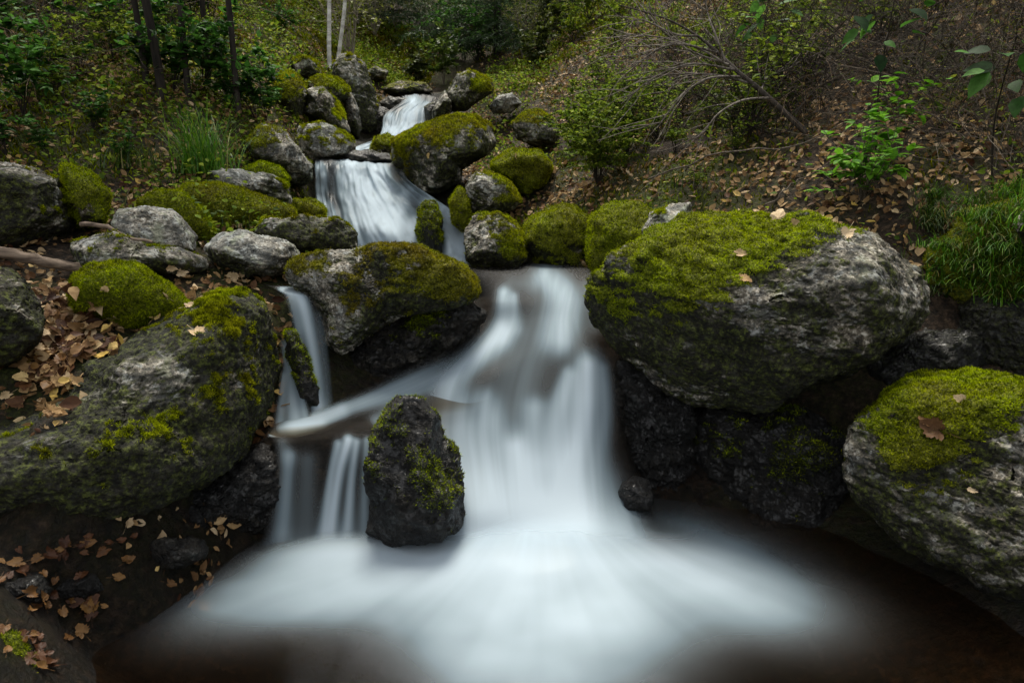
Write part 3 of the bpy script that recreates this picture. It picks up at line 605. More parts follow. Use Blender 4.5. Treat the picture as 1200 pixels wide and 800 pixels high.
def mainfoam(px, py):
    return strokes(px, py, [
        ([(640, 324, 18), (656, 342, 20), (664, 365, 22), (658, 395, 20)], .56),
        ([(600, 330, 12), (622, 334, 12)], .15), ([(690, 335, 10), (698, 380, 10)], .16),
        ([(590, 344, 9), (590, 370, 12), (588, 395, 13)], .6), ([(602, 348, 6), (604, 385, 9)], .35),
        ([(588, 388, 12), (568, 408, 14), (540, 430, 16), (516, 452, 21), (506, 476, 26), (522, 520, 28), (550, 570, 36), (580, 620, 50)], .85),
        ([(516, 450, 18), (540, 490, 24), (566, 545, 30), (600, 600, 44)], .6),
        ([(690, 428, 16), (688, 455, 20), (682, 500, 22), (670, 550, 28), (655, 610, 46)], .96),
        ([(668, 440, 10), (656, 480, 14), (645, 540, 22)], .55),
        ([(706, 432, 8), (709, 480, 9), (702, 540, 14), (697, 600, 34)], .5),
        ([(604, 525, 16), (610, 560, 30), (620, 612, 52), (630, 660, 76)], .9),
        ([(566, 470, 16), (590, 520, 22)], .45), ([(628, 480, 14), (626, 540, 22)], .45),
        ([(640, 380, 40), (616, 420, 44), (604, 470, 40)], .27),
        ([(575, 645, 52), (640, 660, 76), (705, 645, 52)], .9)]) + .03
sheet('cascade_water', 'silky white water sliding from the upper pool down the main cascade', [
    ([(540, 306), (590, 306), (640, 306), (690, 306), (745, 306)], 4.0),
    ([(545, 318.5), (590, 318.5), (640, 318.5), (690, 318.5), (740, 318.5)], 3.58),
    ([(552, 326), (595, 326), (640, 326), (690, 326), (738, 327)], 3.28),
    ([(560, 337), (600, 337), (640, 336), (690, 337), (734, 340)], 3.02),
    ([(564, 350), (596, 352), (640, 350), (685, 352), (730, 358)], 2.86),
    ([(560, 378), (592, 378), (636, 374), (680, 376), (720, 385)], [2.78, 2.78, 2.74, 2.72, 2.74]),
    ([(530, 412), (576, 410), (630, 402), (685, 402), (726, 412)], [2.66, 2.64, 2.62, 2.58, 2.6]),
    ([(495, 450), (560, 448), (620, 432), (690, 424), (732, 440)], [2.45, 2.45, 2.52, 2.50, 2.52]),
    ([(488, 500), (550, 498), (612, 480), (690, 468), (738, 490)], [2.3, 2.32, 2.38, 2.40, 2.42]),
    ([(500, 550), (555, 545), (615, 535), (690, 528), (748, 545)], [2.18, 2.2, 2.24, 2.28, 2.32]),
    ([(500, 600), (560, 596), (620, 590), (695, 585), (765, 598)], [2.05, 2.06, 2.1, 2.14, 2.16]),
    ([(480, 645), (560, 640), (630, 636), (700, 632), (790, 640)], [1.955, 1.965, 1.975, 1.98, 1.965]),
    ([(450, 690), (540, 690), (640, 690), (720, 690), (830, 690)], 1.78)],
    mainfoam, WATER, 150, 260, edge=(.2, .14, 0, .12), bulge=.0)
sheet('side_shelf_water', 'thin water sliding left along the brown shelf to the small fall', [
    ([(560, 385), (572, 398), (590, 425), (600, 450)], [2.78, 2.7, 2.6, 2.48]),
    ([(520, 405), (530, 425), (545, 450), (555, 480)], [2.72, 2.62, 2.5, 2.34]),
    ([(470, 430), (480, 450), (490, 470), (500, 490)], [2.6, 2.48, 2.36, 2.26]),
    ([(420, 455), (425, 472), (430, 490), (435, 510)], [2.45, 2.36, 2.28, 2.2]),
    ([(370, 478), (372, 490), (375, 505), (378, 520)], [2.38, 2.32, 2.24, 2.18]),
    ([(322, 492), (322, 502), (320, 512), (318, 524)], [2.34, 2.28, 2.22, 2.17]), ([(290, 500), (288, 508), (286, 516), (284, 526)], [2.32, 2.27, 2.22, 2.17])],
    lambda px, py: strokes(px, py, [([(580, 420, 18), (530, 436, 18), (480, 452, 15), (430, 470, 10), (380, 486, 8), (330, 502, 6)], .55), ([(340, 500, 9), (375, 492, 8), (400, 480, 8)], .6), ([(440, 492, 8), (480, 478, 14)], .35), ([(345, 500, 8), (375, 494, 7)], .6)]) + .03,
    WATER, 60, 130, edge=(.25, .2, .35, .04))
sheet('lower_left_fall_water', 'small translucent curtain with bright threads falling left of the midstream rock', [
    ([(312, 500), (350, 498), (385, 494), (415, 490), (438, 490)], [2.255, 2.255, 2.26, 2.27, 2.27]),
    ([(314, 514), (350, 512), (385, 507), (415, 503), (438, 505)], [2.185, 2.185, 2.19, 2.2, 2.2]),
    ([(318, 520), (350, 520), (385, 515), (415, 512), (438, 515)], [2.155, 2.15, 2.15, 2.155, 2.16]),
    ([(316, 545), (348, 545), (384, 542), (414, 540), (440, 542)], 2.11),
    ([(314, 580), (346, 580), (382, 580), (414, 578), (442, 578)], 2.075),
    ([(308, 615), (342, 615), (380, 615), (414, 612), (446, 612)], 2.04),
    ([(300, 648), (336, 650), (380, 652), (416, 650), (450, 648)], 1.99)],
    lambda px, py: strokes(px, py, [([(408, 516, 6), (398, 550, 6), (390, 600, 7), (384, 650, 12)], .98), ([(418, 518, 5), (412, 560, 5), (408, 610, 7), (404, 650, 12)], .75), ([(396, 520, 5), (388, 560, 5), (378, 640, 8)], .7),
        ([(430, 516, 5), (427, 570, 6), (426, 650, 10)], .5), ([(338, 535, 9), (334, 580, 10), (328, 650, 16)], .42), ([(360, 540, 12), (358, 650, 18)], .22), ([(330, 520, 9), (336, 535, 9)], .2), ([(300, 655, 16), (380, 655, 18), (450, 655, 16)], .8)]) + .05,
    WATER, 110, 110, edge=(.12, .1, .10, .14))
sheet('side_fall_water', 'thin two stranded side fall between the slanting boulder and the olive boulder', [
    ([(300, 330), (322, 333), (345, 335)], 2.9),
    ([(325, 341), (340, 342), (362, 345)], 2.66),
    ([(333, 350), (350, 350), (372, 352)], 2.6),
    ([(340, 385), (360, 385), (382, 385)], 2.54),
    ([(350, 430), (368, 430), (388, 430)], 2.48),
    ([(356, 470), (372, 470), (392, 470)], 2.42), ([(356, 497), (374, 497), (398, 495)], 2.33)],
    lambda px, py: strokes(px, py, [([(330, 340, 5), (350, 348, 9), (361, 385, 8), (369, 430, 7), (374, 490, 9)], .8), ([(378, 370, 8), (386, 430, 10), (388, 490, 10)], .4), ([(340, 350, 5), (348, 380, 5), (352, 400, 4)], .5)]) + .02, WATER, 40, 90, edge=(.35, .35, .08, .08))
sheet('side_thread_water', 'faint left thread of the side fall spreading over the dark rock foot', [
    ([(326, 395), (333, 395), (342, 395)], 2.5), ([(330, 430), (340, 430), (352, 430)], 2.46),
    ([(322, 465), (340, 465), (360, 465)], 2.4), ([(314, 500), (340, 500), (372, 497)], 2.3), ([(312, 512), (340, 514), (375, 508)], 2.2)],
    lambda px, py: strokes(px, py, [([(335, 400, 6), (340, 440, 8), (346, 490, 11)], .62), ([(332, 440, 5), (328, 495, 6)], .45), ([(350, 450, 4), (360, 495, 6)], .45), ([(318, 510, 6), (345, 505, 7), (372, 498, 6)], .9)]), WATER, 50, 60, edge=(.2, .2, .1, .08))
sheet('middle_fall_water', 'broad white veil of the middle waterfall', [
    ([(368, 184), (400, 186), (435, 188), (470, 192)], 5.25),
    ([(368, 190), (398, 191), (435, 195), (472, 199)], 4.98),
    ([(367, 205), (398, 206), (438, 208), (482, 214)], 4.86),
    ([(368, 228), (400, 228), (448, 228), (508, 232)], [4.78, 4.75, 4.72, 4.74]),
    ([(372, 252), (405, 250), (460, 248), (530, 246)], [4.66, 4.6, 4.58, 4.6]),
    ([(376, 278), (412, 275), (470, 272), (548, 268)], [4.5, 4.42, 4.4, 4.46]),
    ([(380, 300), (420, 300), (480, 302), (552, 304)], 4.3), ([(384, 322), (420, 322), (480, 322), (556, 322)], 4.1)],
    lambda px, py: np.clip((.98 + .4 * fbm(np.c_[px / 13, py / 16, 0 * px], 3, 61)) * strokes(px, py, [([(410, 196, 14), (418, 230, 20), (430, 262, 26), (440, 300, 30)], .97), ([(445, 205, 12), (452, 235, 18), (468, 265, 18), (476, 300, 20)], .93),
        ([(375, 196, 7), (377, 220, 7), (374, 240, 6)], .65), ([(430, 194, 24), (450, 235, 26)], .5), ([(505, 238, 13), (522, 248, 10), (528, 270, 11), (530, 300, 12)], .97), ([(545, 255, 7), (541, 280, 9), (538, 300, 10)], .9),
        ([(480, 225, 14), (510, 240, 14)], .6), ([(385, 240, 5), (392, 268, 6)], .25), ([(480, 300, 14), (485, 262, 10)], .7), ([(362, 232, 4), (378, 240, 6), (390, 262, 7)], .8)]) + .06, 0, 1), FALLW, 130, 150, edge=(.05, .02, .06, 0), bulge=.06)
sheet('upper_fall_water', 'narrow white upper waterfall far up the gully', [
    ([(470, 112), (490, 110), (512, 112)], 8.0), ([(470, 119), (490, 118), (510, 122)], 7.4), ([(450, 134), (474, 130), (506, 132)], 7.1), ([(447, 150), (468, 149), (502, 148)], 6.85),
    ([(440, 163), (455, 163), (478, 161)], 6.5), ([(415, 172), (440, 176), (462, 174)], 6.1), ([(392, 184), (425, 186), (465, 187)], 5.6), ([(372, 186), (425, 189), (470, 192)], 5.15)],
    lambda px, py: np.clip((.88 + .4 * fbm(np.c_[px / 9, py / 10, 0 * px], 3, 62)) * strokes(px, py, [([(484, 120, 9), (480, 135, 14), (470, 155, 16)], .95), ([(456, 136, 7), (455, 155, 9)], .9), ([(500, 124, 6), (497, 145, 6)], .6), ([(462, 160, 14), (440, 172, 12), (420, 178, 8)], .95), ([(408, 170, 7), (418, 178, 9)], .7), ([(400, 188, 14), (450, 190, 10)], .5)]) + .08, 0, 1), FALLW, 80, 130, edge=(.08, .08, .05, .02), bulge=.04)
for k, (px, py, rx, ry, lab) in enumerate([(215, 735, 38, 12, 'yellowish stone under shallow water by the left shore'), (250, 672, 30, 8, 'small tan stone just under water below the black rocks')]):
    a = np.linspace(0, 2 * math.pi, 12)[:-1]; Yb = (H + .16) / (-ray(px, py)[2]) * ray(px, py)[1]
    rock(lab, [(px + rx * math.cos(q), py + ry * math.sin(q)) for q in a], Yb, .09, 5, moss=-2, pale=.25, stain=.5, rough=.9, name='rock', seed=200 + k, wetv=-1)
# the two pools
def flat(name, label, x0, x1, y0, y1, z, n, foamf, mat, center, hf=None, ef=None):
    xs = np.linspace(x0, x1, n); ys = np.linspace(y0, y1, n); X, Y = np.meshgrid(xs, ys); X = X.ravel(); Y = Y.ravel()
    P = np.c_[X, Y, np.full(len(X), z)]
    px, py = proj(P); fo = foamf(px, py)
    if hf is not None: P[:, 2] += hf(X, Y, fo)
    i = (np.arange(n - 1)[:, None] * n + np.arange(n - 1)[None]).ravel()
    dx, dy = X - center[0], Y - center[1]
    uv = np.c_[np.arctan2(dx, -dy) * 1.3, np.hypot(dx, dy)]
    ey = np.minimum(np.minimum(X - x0, x1 - X), np.minimum(Y - y0, y1 - Y))
    return tag(mk(name, P, np.c_[i, i + 1, i + n + 1, i + n], mat, attrs={'foam': fo, 'edge': ef(X, Y) if ef else np.ones(len(P))}, uv=uv), label, kind='structure')
def poolfoam(px, py):
    n = fbm(np.c_[px / 130, py / 60, 0 * px], 3, 5)
    def el(cx, cy, rx, ry, rot=0, p=2.0):
        a = math.radians(rot); dx, dy = px - cx, py - cy; X = dx * math.cos(a) + dy * math.sin(a); Y = -dx * math.sin(a) + dy * math.cos(a)
        return np.exp(-((X / rx) ** 2 + (Y / ry) ** 2) ** (p / 2))
    f = 0 * px
    for q, k in [(el(632, 645, 125, 46), .93), (el(635, 715, 135, 85), .78), (el(500, 668, 120, 42, -8), .7), (el(400, 684, 125, 38, -8), .52), (el(300, 706, 115, 36, -12), .30), (el(780, 666, 115, 46, 14), .66), (el(870, 692, 110, 46, 20), .38),
                 (el(630, 790, 130, 60), .42), (el(385, 655, 70, 18), .6), (el(487, 650, 50, 16), .6), (el(730, 725, 80, 40, 20), .32), (el(540, 730, 60, 30, -20), .25), (el(630, 700, 270, 60), .18), (el(430, 690, 120, 40, -4), .25), (el(860, 690, 90, 44, 8), .2)]:
        f = 1 - (1 - f) * (1 - np.clip(q * k * (1 + .22 * n), 0, 1))
    return f
flat('pool_water', 'dark clear pool with a soft white fan of foam below the cascade', -1.9, 2.1, .1, 2.75, 0.0, 330, poolfoam, POOLW, (.1, 2.25), lambda x, y, f: .03 * f + .004 * fbm(np.c_[x * 3, y * 3, 0 * x], 2, 3) + .085 * np.exp(-((x - .13) / .36) ** 2) * sstep(1.72, 2.16, y) + .04 * np.exp(-((x + .56) / .2) ** 2) * sstep(1.82, 2.06, y),
     lambda x, y: np.clip(1 - np.exp(-((x - .13) / .5) ** 6) * sstep(1.84, 2.07, y) - np.exp(-((x + .56) / .26) ** 6) * sstep(1.9, 2.05, y), 0, 1))
# ------------------------------------------------------------------ vegetation helpers
class MB:
    def __init__(s): s.V = []; s.F = []; s.n = 0
    def tube(s, pts, r0, r1, sides=5):
        pts = np.asarray(pts, float); m = len(pts); T = np.gradient(pts, axis=0); T /= (np.linalg.norm(T, axis=1)[:, None] + 1e-9)
        ref = np.array([.31, .2, .93]) if abs(T[0] @ [.31, .2, .93]) < .9 else np.array([1, 0, 0.])
        A = np.cross(T, ref); A /= (np.linalg.norm(A, axis=1)[:, None] + 1e-9); B = np.cross(T, A)
        r = np.linspace(r0, r1, m); a = np.arange(sides) * 2 * math.pi / sides
        V = pts[:, None] + r[:, None, None] * (np.cos(a)[None, :, None] * A[:, None] + np.sin(a)[None, :, None] * B[:, None])
        k = np.arange(m - 1)[:, None] * sides + np.arange(sides)[None]; k2 = np.arange(m - 1)[:, None] * sides + (np.arange(sides)[None] + 1) % sides
        s.F.append(np.stack([k, k2, k2 + sides, k + sides], -1).reshape(-1, 4) + s.n); s.V.append(V.reshape(-1, 3)); s.n += m * sides
    def build(s, name, mat, parent=None): return mk(name, np.concatenate(s.V), np.concatenate(s.F), mat, parent)
def wander(p, d, L, n=7, wob=.15, grav=0.):
    p = np.array(p, float); d = np.array(d, float); d /= np.linalg.norm(d); o = [p.copy()]
    for k in range(n - 1):
        d = d + wob * rng.normal(size=3) + np.array([0, 0, grav]); d /= np.linalg.norm(d); p = p + d * L / (n - 1); o.append(p.copy())
    return np.array(o)
def gz(x, y): return float(hgt([x], [y])[0])
def copyof(root, loc, rz, s, label=None, group=None, tilt=0):
    r = root.copy(); COL.objects.link(r); r.location = loc; r.rotation_euler = (tilt, 0, rz); r.scale = (s, s, s)
    if label: r['label'] = label
    if group: r['group'] = group
    for ch in list(root.children):
        c = ch.copy(); COL.objects.link(c); c.parent = r
    return r
def leafset(name, P, T, N, S, tmpl, mat, parent, rnd=None):
    V, Fc, r = scatter(tmpl[0], tmpl[1], P, frames(T, N), S, rnd); return mk(name, V, Fc, mat, parent, attrs={'rnd': r})
def shrub(name, loc, label, cat, h=.5, spread=.35, stems=7, leaf=.05, nl=160, mat=GREEN, smat=DTWIG, tmpl=OV, flat_=.5, group=None, twigr=.003, lo=.25, sub=2):
    root = empty(name, loc, label, cat, group); mb = MB(); LP = []; LT = []
    for k in range(stems):
        a = rng.uniform(0, 6.28); o = rng.uniform(.1, 1) * spread / h
        path = wander((0, 0, 0), (math.cos(a) * o, math.sin(a) * o, 1), h * rng.uniform(.7, 1.1), 7, .09, -.03); mb.tube(path, twigr, twigr * .35, 4)
        paths = [path]
        for q in range(sub):
            i = rng.integers(2, 6); dd = randdir(1)[0]; dd[2] = abs(dd[2]) * .4
            b = wander(path[i], dd, h * rng.uniform(.2, .45), 5, .15, -.03); mb.tube(b, twigr * .5, twigr * .2, 3); paths.append(b)
        for b in paths:
            m = max(2, int(nl / stems / (sub + 1))); t = rng.uniform(lo if b is path else .1, 1, m) * (len(b) - 1); i = np.clip(t.astype(int), 0, len(b) - 2); f = (t - i)[:, None]
            LP.append(b[i] * (1 - f) + b[i + 1] * f); LT.append(b[i + 1] - b[i])
    P = np.concatenate(LP); n = len(P); ax = np.concatenate(LT); ax /= np.linalg.norm(ax, axis=1)[:, None]
    T = randdir(n) * np.array([1, 1, .3]) + ax * .5; Nn = np.array([0, 0, 1.]) + (1 - flat_) * rng.normal(size=(n, 3)) * .8
    mb.build('stem', smat, root); leafset('foliage', P, T, Nn, leaf * rng.uniform(.55, 1.25, n), tmpl, mat, root); return root
def grass_clump(loc, label, n=120, L=.35, w=.004, mat=GRASSM, spread=.06, group=None, droop=1., cat='grass clump', lean=(0, 0)):
    V = []; Fc = []; rn = []; k0 = 0; m = 6
    for k in range(n):
        a = rng.uniform(0, 6.28); d = np.array([math.cos(a) * rng.uniform(.05, .6) + lean[0], math.sin(a) * rng.uniform(.05, .6) + lean[1], 1.]); d /= np.linalg.norm(d)
        p = np.array([rng.normal() * spread, rng.normal() * spread, 0]); l = L * rng.uniform(.5, 1.1); side = np.cross(d, [0, 0, 1]); side /= np.linalg.norm(side) + 1e-9
        c = rng.random()
        for j in range(m):
            ww = w * (1 - j / (m - .9)) * .5 + .0003; V += [p - side * ww, p + side * ww]; rn += [c, c]
            p = p + d * l / (m - 1); d = d + np.array([side[1] * 0, 0, -.16 * droop]) + d * np.array([.12, .12, 0]) + rng.normal(size=3) * .03; d /= np.linalg.norm(d)
        for j in range(m - 1): b = k0 + 2 * j; Fc.append((b, b + 1, b + 3, b + 2))
        k0 += 2 * m
    o = mk('grass_tuft', np.array(V), Fc, mat, attrs={'rnd': rn}); o.location = loc; return tag(o, label, cat, group)
DG = None
def hit(px, py):
    global DG
    if DG is None: bpy.context.view_layer.update(); DG = bpy.context.evaluated_depsgraph_get()
    d = Vector(ray(px, py)).normalized(); o = Vector(CAM)
    for _ in range(6):
        ok, p, n, i, ob, _m = sc.ray_cast(DG, o, d)
        if not ok: return None
        if 'water' in ob.name: o = p + d * .002; continue
        if n.dot(d) > 0: n = -n
        return np.array(p), np.array(n), ob
    return None
# ------------------------------------------------------------------ leaves on the ground (uncountable litter)
def litter():
    n = 120000
    r = 1.3 + (rng.random(n) ** .8) * 12; a = rng.uniform(-.95, .95, n); x = r * np.sin(a); y = r * np.cos(a)
    m = fbm(np.c_[x, y, 0 * x] * 1.5, 4, 40); cx = np.interp(y, [0, 3, 4.2, 5, 7, 9, 12], [.1, .1, -.5, -.9, -1.1, -.9, -.8])
    w = np.interp(y, [0, 2, 3.5, 6, 10], [1.05, 1.0, .7, .55, .2])
    keep = (np.abs(x - cx) > w) & (m + rng.normal(size=n) * .22 > -.22 + 1.3 * ((y < 1.7) | ((y < 2.85) & (x > .6))))
    x, y = x[keep], y[keep]; z = hgt(x, y); n = len(x)
    e = .03; gx_ = (hgt(x + e, y) - z) / e; gy_ = (hgt(x, y + e) - z) / e; N = np.c_[-gx_, -gy_, np.ones(n)]; N /= np.linalg.norm(N, axis=1)[:, None]
    N = N + rng.normal(size=(n, 3)) * .38; T = randdir(n); T = T - (T * N).sum(1)[:, None] * N / (N * N).sum(1)[:, None]
    P = np.c_[x, y, z + rng.uniform(.0, .022, n)]
    Vs = []; Fs = []; Rs = []; off = 0
    for k in range(4):
        tm = [lobed(1, 1.1), oval(.3, -.35, .16), oval(.24, .5, -.14), oval(.36, -.2, .2)][k]; s = slice(k, None, 4)
        rnd = np.clip(.45 + .25 * rng.normal(size=len(P[s])), 0, 1)
        V, Fc, r_ = scatter(tm[0], tm[1], P[s], frames(T[s], N[s]), rng.uniform(.02, .052, len(P[s])), rnd); Vs.append(V); Fs.append(Fc + off); Rs.append(r_); off += len(V)
    o = mk('fallen_leaves', np.concatenate(Vs), np.concatenate(Fs), DEAD, attrs={'rnd': np.concatenate(Rs)}); tag(o, 'brown leaf litter covering both banks of the gully', 'leaves', kind='stuff')
litter()
UNDER = mat_leaf('undergrowth_leaf', [(0, (.035, .07, .007)), (.4, (.11, .18, .014)), (.8, (.23, .32, .022)), (1, (.34, .38, .05))], .65, .4, .12)
def banks(n, seed, rmax=11, rmin=2.2, wide=(1.5, 1.4, .8, .7, .5), thr=0., fr=1.1, pw=.8):
    r = rmin + (rng.random(n) ** pw) * rmax; a = rng.uniform(-.9, .9, n); x = r * np.sin(a); y = r * np.cos(a)
    m = fbm(np.c_[x, y, 0 * x] * fr, 4, seed); cx = np.interp(y, [0, 3, 4.2, 5, 7, 9, 12], [.1, .1, -.5, -.9, -1.1, -.9, -.8]); w = np.interp(y, [0, 2, 3.5, 6, 10], wide)
    m = m + np.where(x < cx, .16, 0) + .15 * rng.normal(size=n); keep = (np.abs(x - cx) > w) & (m > thr)
    keep &= ~((x > .7) & (y < 2.95)) & ~((x < 0) & (y < 3.15)); return x[keep], y[keep], m[keep]
def undergrowth():
    x, y, m = banks(190000, 70, thr=.1); n = len(x); P = np.c_[x, y, hgt(x, y) + rng.random(n) ** 1.5 * .22 * np.clip(m * 2, .15, 1)]
    T = randdir(n) * np.array([1, 1, .5]) + np.array([0, 0, .3]); N = np.array([0, 0, 1.]) + rng.normal(size=(n, 3)) * .5
    d = np.hypot(x, y)
    V, Fc, r_ = scatter(OV[0], OV[1], P, frames(T, N), rng.uniform(.012, .034, n) * (1 + d * .06)); tag(mk('undergrowth', V, Fc, UNDER, attrs={'rnd': r_}), 'low green ground plants between the fallen leaves', 'plants', kind='stuff')
    x, y, m = banks(420000, 31, wide=(1.0, .95, .62, .5, .3), thr=.02, fr=1.3, pw=.65); n = len(x); P = np.c_[x, y, hgt(x, y)]
    d = np.hypot(x, y); T = np.array([0, 0, 1.]) + rng.normal(size=(n, 3)) * .6
    tv = np.array([(-.16, 0, 0), (.16, 0, 0), (0, 1, .1)]); cl = np.clip(.35 + .5 * fbm(P * 9, 3, 5) + .22 * rng.normal(size=n), 0, 1)
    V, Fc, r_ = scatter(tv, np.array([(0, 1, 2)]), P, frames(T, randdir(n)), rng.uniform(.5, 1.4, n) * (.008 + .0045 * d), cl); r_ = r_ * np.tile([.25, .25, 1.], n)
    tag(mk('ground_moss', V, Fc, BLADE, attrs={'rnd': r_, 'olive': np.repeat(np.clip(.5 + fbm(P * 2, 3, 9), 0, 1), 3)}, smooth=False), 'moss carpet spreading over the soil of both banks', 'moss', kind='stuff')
undergrowth()
# ------------------------------------------------------------------ single leaves one can point at
def leaf_thing(px, py, size, label, rnd=.6, lob=True, mat=DEAD, rot=None, group=None, lift=.004, curl=.6):
    h = hit(px, py)
    if h is None: return
    p, n, ob = h; n = n + np.array([0, -.2, .5]); n /= np.linalg.norm(n)
    tm = lobed(rng.integers(1, 99), curl) if lob else oval(.32, .3, .12)
    a = rot if rot is not None else rng.uniform(0, 6.28); T = np.array([math.cos(a), math.sin(a), 0.]); T = T - (T @ n) * n
    tv = tm[0] - np.array([0, .45, 0])
    V, Fc, r_ = scatter(tv, tm[1], np.zeros((1, 3)), frames(T[None], n[None]), np.array([size]), np.array([rnd]))
    o = mk('fallen_leaf', V, Fc, mat, attrs={'rnd': r_}); o.location = p + n * lift; tag(o, label, 'leaf', group)
for a in [(229, 389, .065, 'curled tan leaf on the upper face of the massive slanting boulder', .75), (118, 419, .05, 'yellow leaf lying flat on the ridge of the massive slanting boulder', 1.0),
          (182, 371, .05, 'pale yellow leaf at the edge of the moss cushion', .95), (195, 347, .045, 'upright pale leaf behind the moss cushion leaf', .8),
          (88, 420, .045, 'small golden leaf beside the slanting boulder ridge', .97), (222, 360, .05, 'pinkish curled leaf where moss meets the slanting boulder', .8),
          (272, 324, .07, 'broad tan leaf on the flat rock before the pale green boulder', .82), (214, 318, .055, 'pale brown leaf between grey slab and boulder top', .85), (202, 313, .05, 'small pinkish leaf on the grey slab edge', .75),
          (871, 327, .05, 'rust orange leaf on the mossy face of the huge boulder', .55), (866, 298, .045, 'dull pink leaf in the moss of the huge boulder', .7), (912, 256, .08, 'long tan leaf on top of the huge boulder', .85), (992, 272, .07, 'pale leaf at the right top edge of the huge boulder', .85), (930, 262, .05, 'small tan leaf beside the long one on the huge boulder', .7),
          (1100, 503, .085, 'wet chestnut brown leaf on the moss of the right edge boulder', .12), (1127, 468, .04, 'tan leaf folded near the top of the right edge boulder', .8), (1141, 575, .03, 'tiny tan leaf on the bare face of the right edge boulder', .85), (1086, 497, .05, 'small brown leaf under the chestnut leaf', .25),
          (604, 183, .06, 'pale leaf stuck on the yellow green moss boulder', .9), (503, 181, .05, 'whitish leaf on the large moss coated boulder', .95)]:
    leaf_thing(*a)
PILE = []
for k in range(330):                                     # pile between the left boulders
    px, py = rng.normal(75, 32), rng.normal(400, 42)
    if not (2 < px < 215 and 330 < py < 500): continue
    PILE.append((px, py))
for (px, py) in PILE:
    h = hit(px, py)
    if h is None or 'boulder' in h[2].name or 'rock' in h[2].name: continue
    leaf_thing(px, py, rng.uniform(.035, .066), 'brown fallen leaf in the pile between the boulders on the left bank', float(rng.random() ** 1.2), rng.random() < .5, WETLEAF if rng.random() < .3 else DEAD, group='leaves piled between the left boulders', lift=rng.uniform(.004, .03), curl=rng.uniform(.3, 1.1))
for k in range(100):
    px, py = rng.uniform(-5, 210), rng.uniform(628, 790)
    if px > 60 + (790 - py) * .8: continue
    leaf_thing(px, py, rng.uniform(.022, .048), 'wet brown leaf on the lower left shore', float(rng.uniform(.1, 1)), True, WETLEAF, group='wet leaves on the lower left shore', lift=.006, curl=float(rng.uniform(.3, 1.2)))
# two leaves floating
for (px, py, s, lab) in [(88, 722, .085, 'large golden brown leaf floating at the lower left shore'), (262, 598, .05, 'rusty wet leaf at the foot of the massive slanting boulder'), (150, 660, .06, 'orange brown leaf just under the water by the shore'), (60, 655, .07, 'tan leaf washed against the dark shore stones')]:
    d = ray(px, py); t = (0.012 - H) / d[2]; p = CAM + d * t; tm = lobed(int(px), .15); a = rng.uniform(0, 6.28)
    V, Fc, r_ = scatter(tm[0] - np.array([0, .45, 0]), tm[1], np.zeros((1, 3)), frames(np.array([[math.cos(a), math.sin(a), 0]]), np.array([[0, -.1, 1.]])), np.array([s]), np.array([.95]))
    o = mk('floating_leaf', V, Fc, WETLEAF, attrs={'rnd': r_}); o.location = p; tag(o, lab, 'leaf')
# ------------------------------------------------------------------ plants placed by hand
def onground(px, py, Y):
    p = at(px, py, Y); return (p[0], p[1], gz(p[0], p[1]))
shrub('leafy_shrub', onground(1010, 235, 3.3), 'bright green broad leaved plant growing behind the huge boulder', 'shrub', .46, .5, 15, .052, 520, BRIGHT, TWIG, OVB, .88, lo=.2)
shrub('leafy_shrub', onground(1050, 215, 3.5), 'upright bright green sprig right of the bright broad leaved plant', 'shrub', .42, .3, 4, .055, 60, BRIGHT, TWIG, OVB, .75)
shrub('fine_leaved_bush', onground(700, 225, 4.5), 'fine leaved green bush hanging over the back of the pool', 'bush', .62, .45, 24, .026, 6500, UNDER, DTWIG, OV, .3, sub=4)
shrub('fine_leaved_bush', onground(735, 190, 4.9), 'taller fine leaved bush behind the one over the pool', 'bush', .6, .4, 18, .026, 3800, UNDER, DTWIG, OV, .3, sub=4)
shrub('fine_leaved_bush', onground(675, 175, 5.6), 'small fine leaved bush beside the leafy slope path', 'bush', .45, .35, 14, .026, 2500, UNDER, DTWIG, OV, .3, sub=3)
shrub('fine_leaved_bush', onground(860, 180, 4.3), 'sparse pale green bush below the dead branch', 'bush', .4, .35, 10, .03, 420, DULL, DTWIG, OV, .4, sub=3)
spots = [(30, 150, 4.1, .55, 'GREEN'), (75, 120, 4.5, .6, 'GREEN'), (20, 90, 5.0, .7, 'GREEN'), (110, 165, 4.1, .35, 'GREEN'), (165, 120, 4.7, .6, 'GREEN'), (205, 125, 4.7, .65, 'GREEN'), (240, 120, 4.9, .7, 'GREEN'), (275, 125, 4.8, .55, 'GREEN'),
         (300, 140, 4.9, .55, 'BR'), (310, 130, 5.1, .5, 'GREEN'), (140, 80, 5.6, .7, 'GREEN'), (190, 60, 6.2, .8, 'GREEN'), (60, 60, 5.8, .8, 'GREEN'), (250, 70, 6.4, .8, 'GREEN'), (10, 190, 3.7, .4, 'GREEN'), (150, 215, 3.9, .25, 'GREEN'), (60, 195, 3.8, .3, 'GREEN')]
protoA = shrub('leafy_sapling', (0, 0, 0), 'x', 'sapling', 1., .62, 9, .11, 420, GREEN, BARK, OV, .7, twigr=.006)
protoB = shrub('leafy_sapling', (0, 0, 0), 'x', 'sapling', 1., .7, 8, .09, 420, GREEN, BARK, OVB, .6, twigr=.006)
protoC = shrub('leafy_sapling', (0, 0, 0), 'x', 'sapling', 1., .6, 10, .08, 480, UNDER, BARK, OV, .5, twigr=.006)
first = {}
def place(pro, loc, s, label, group=None, rz=None):
    rz = rng.uniform(0, 6.28) if rz is None else rz
    if id(pro) not in first:
        first[id(pro)] = 1; pro.location = loc; pro.rotation_euler = (0, 0, rz); pro.scale = (s, s, s); pro['label'] = label
        if group: pro['group'] = group
        return pro
    return copyof(pro, loc, rz, s, label, group)
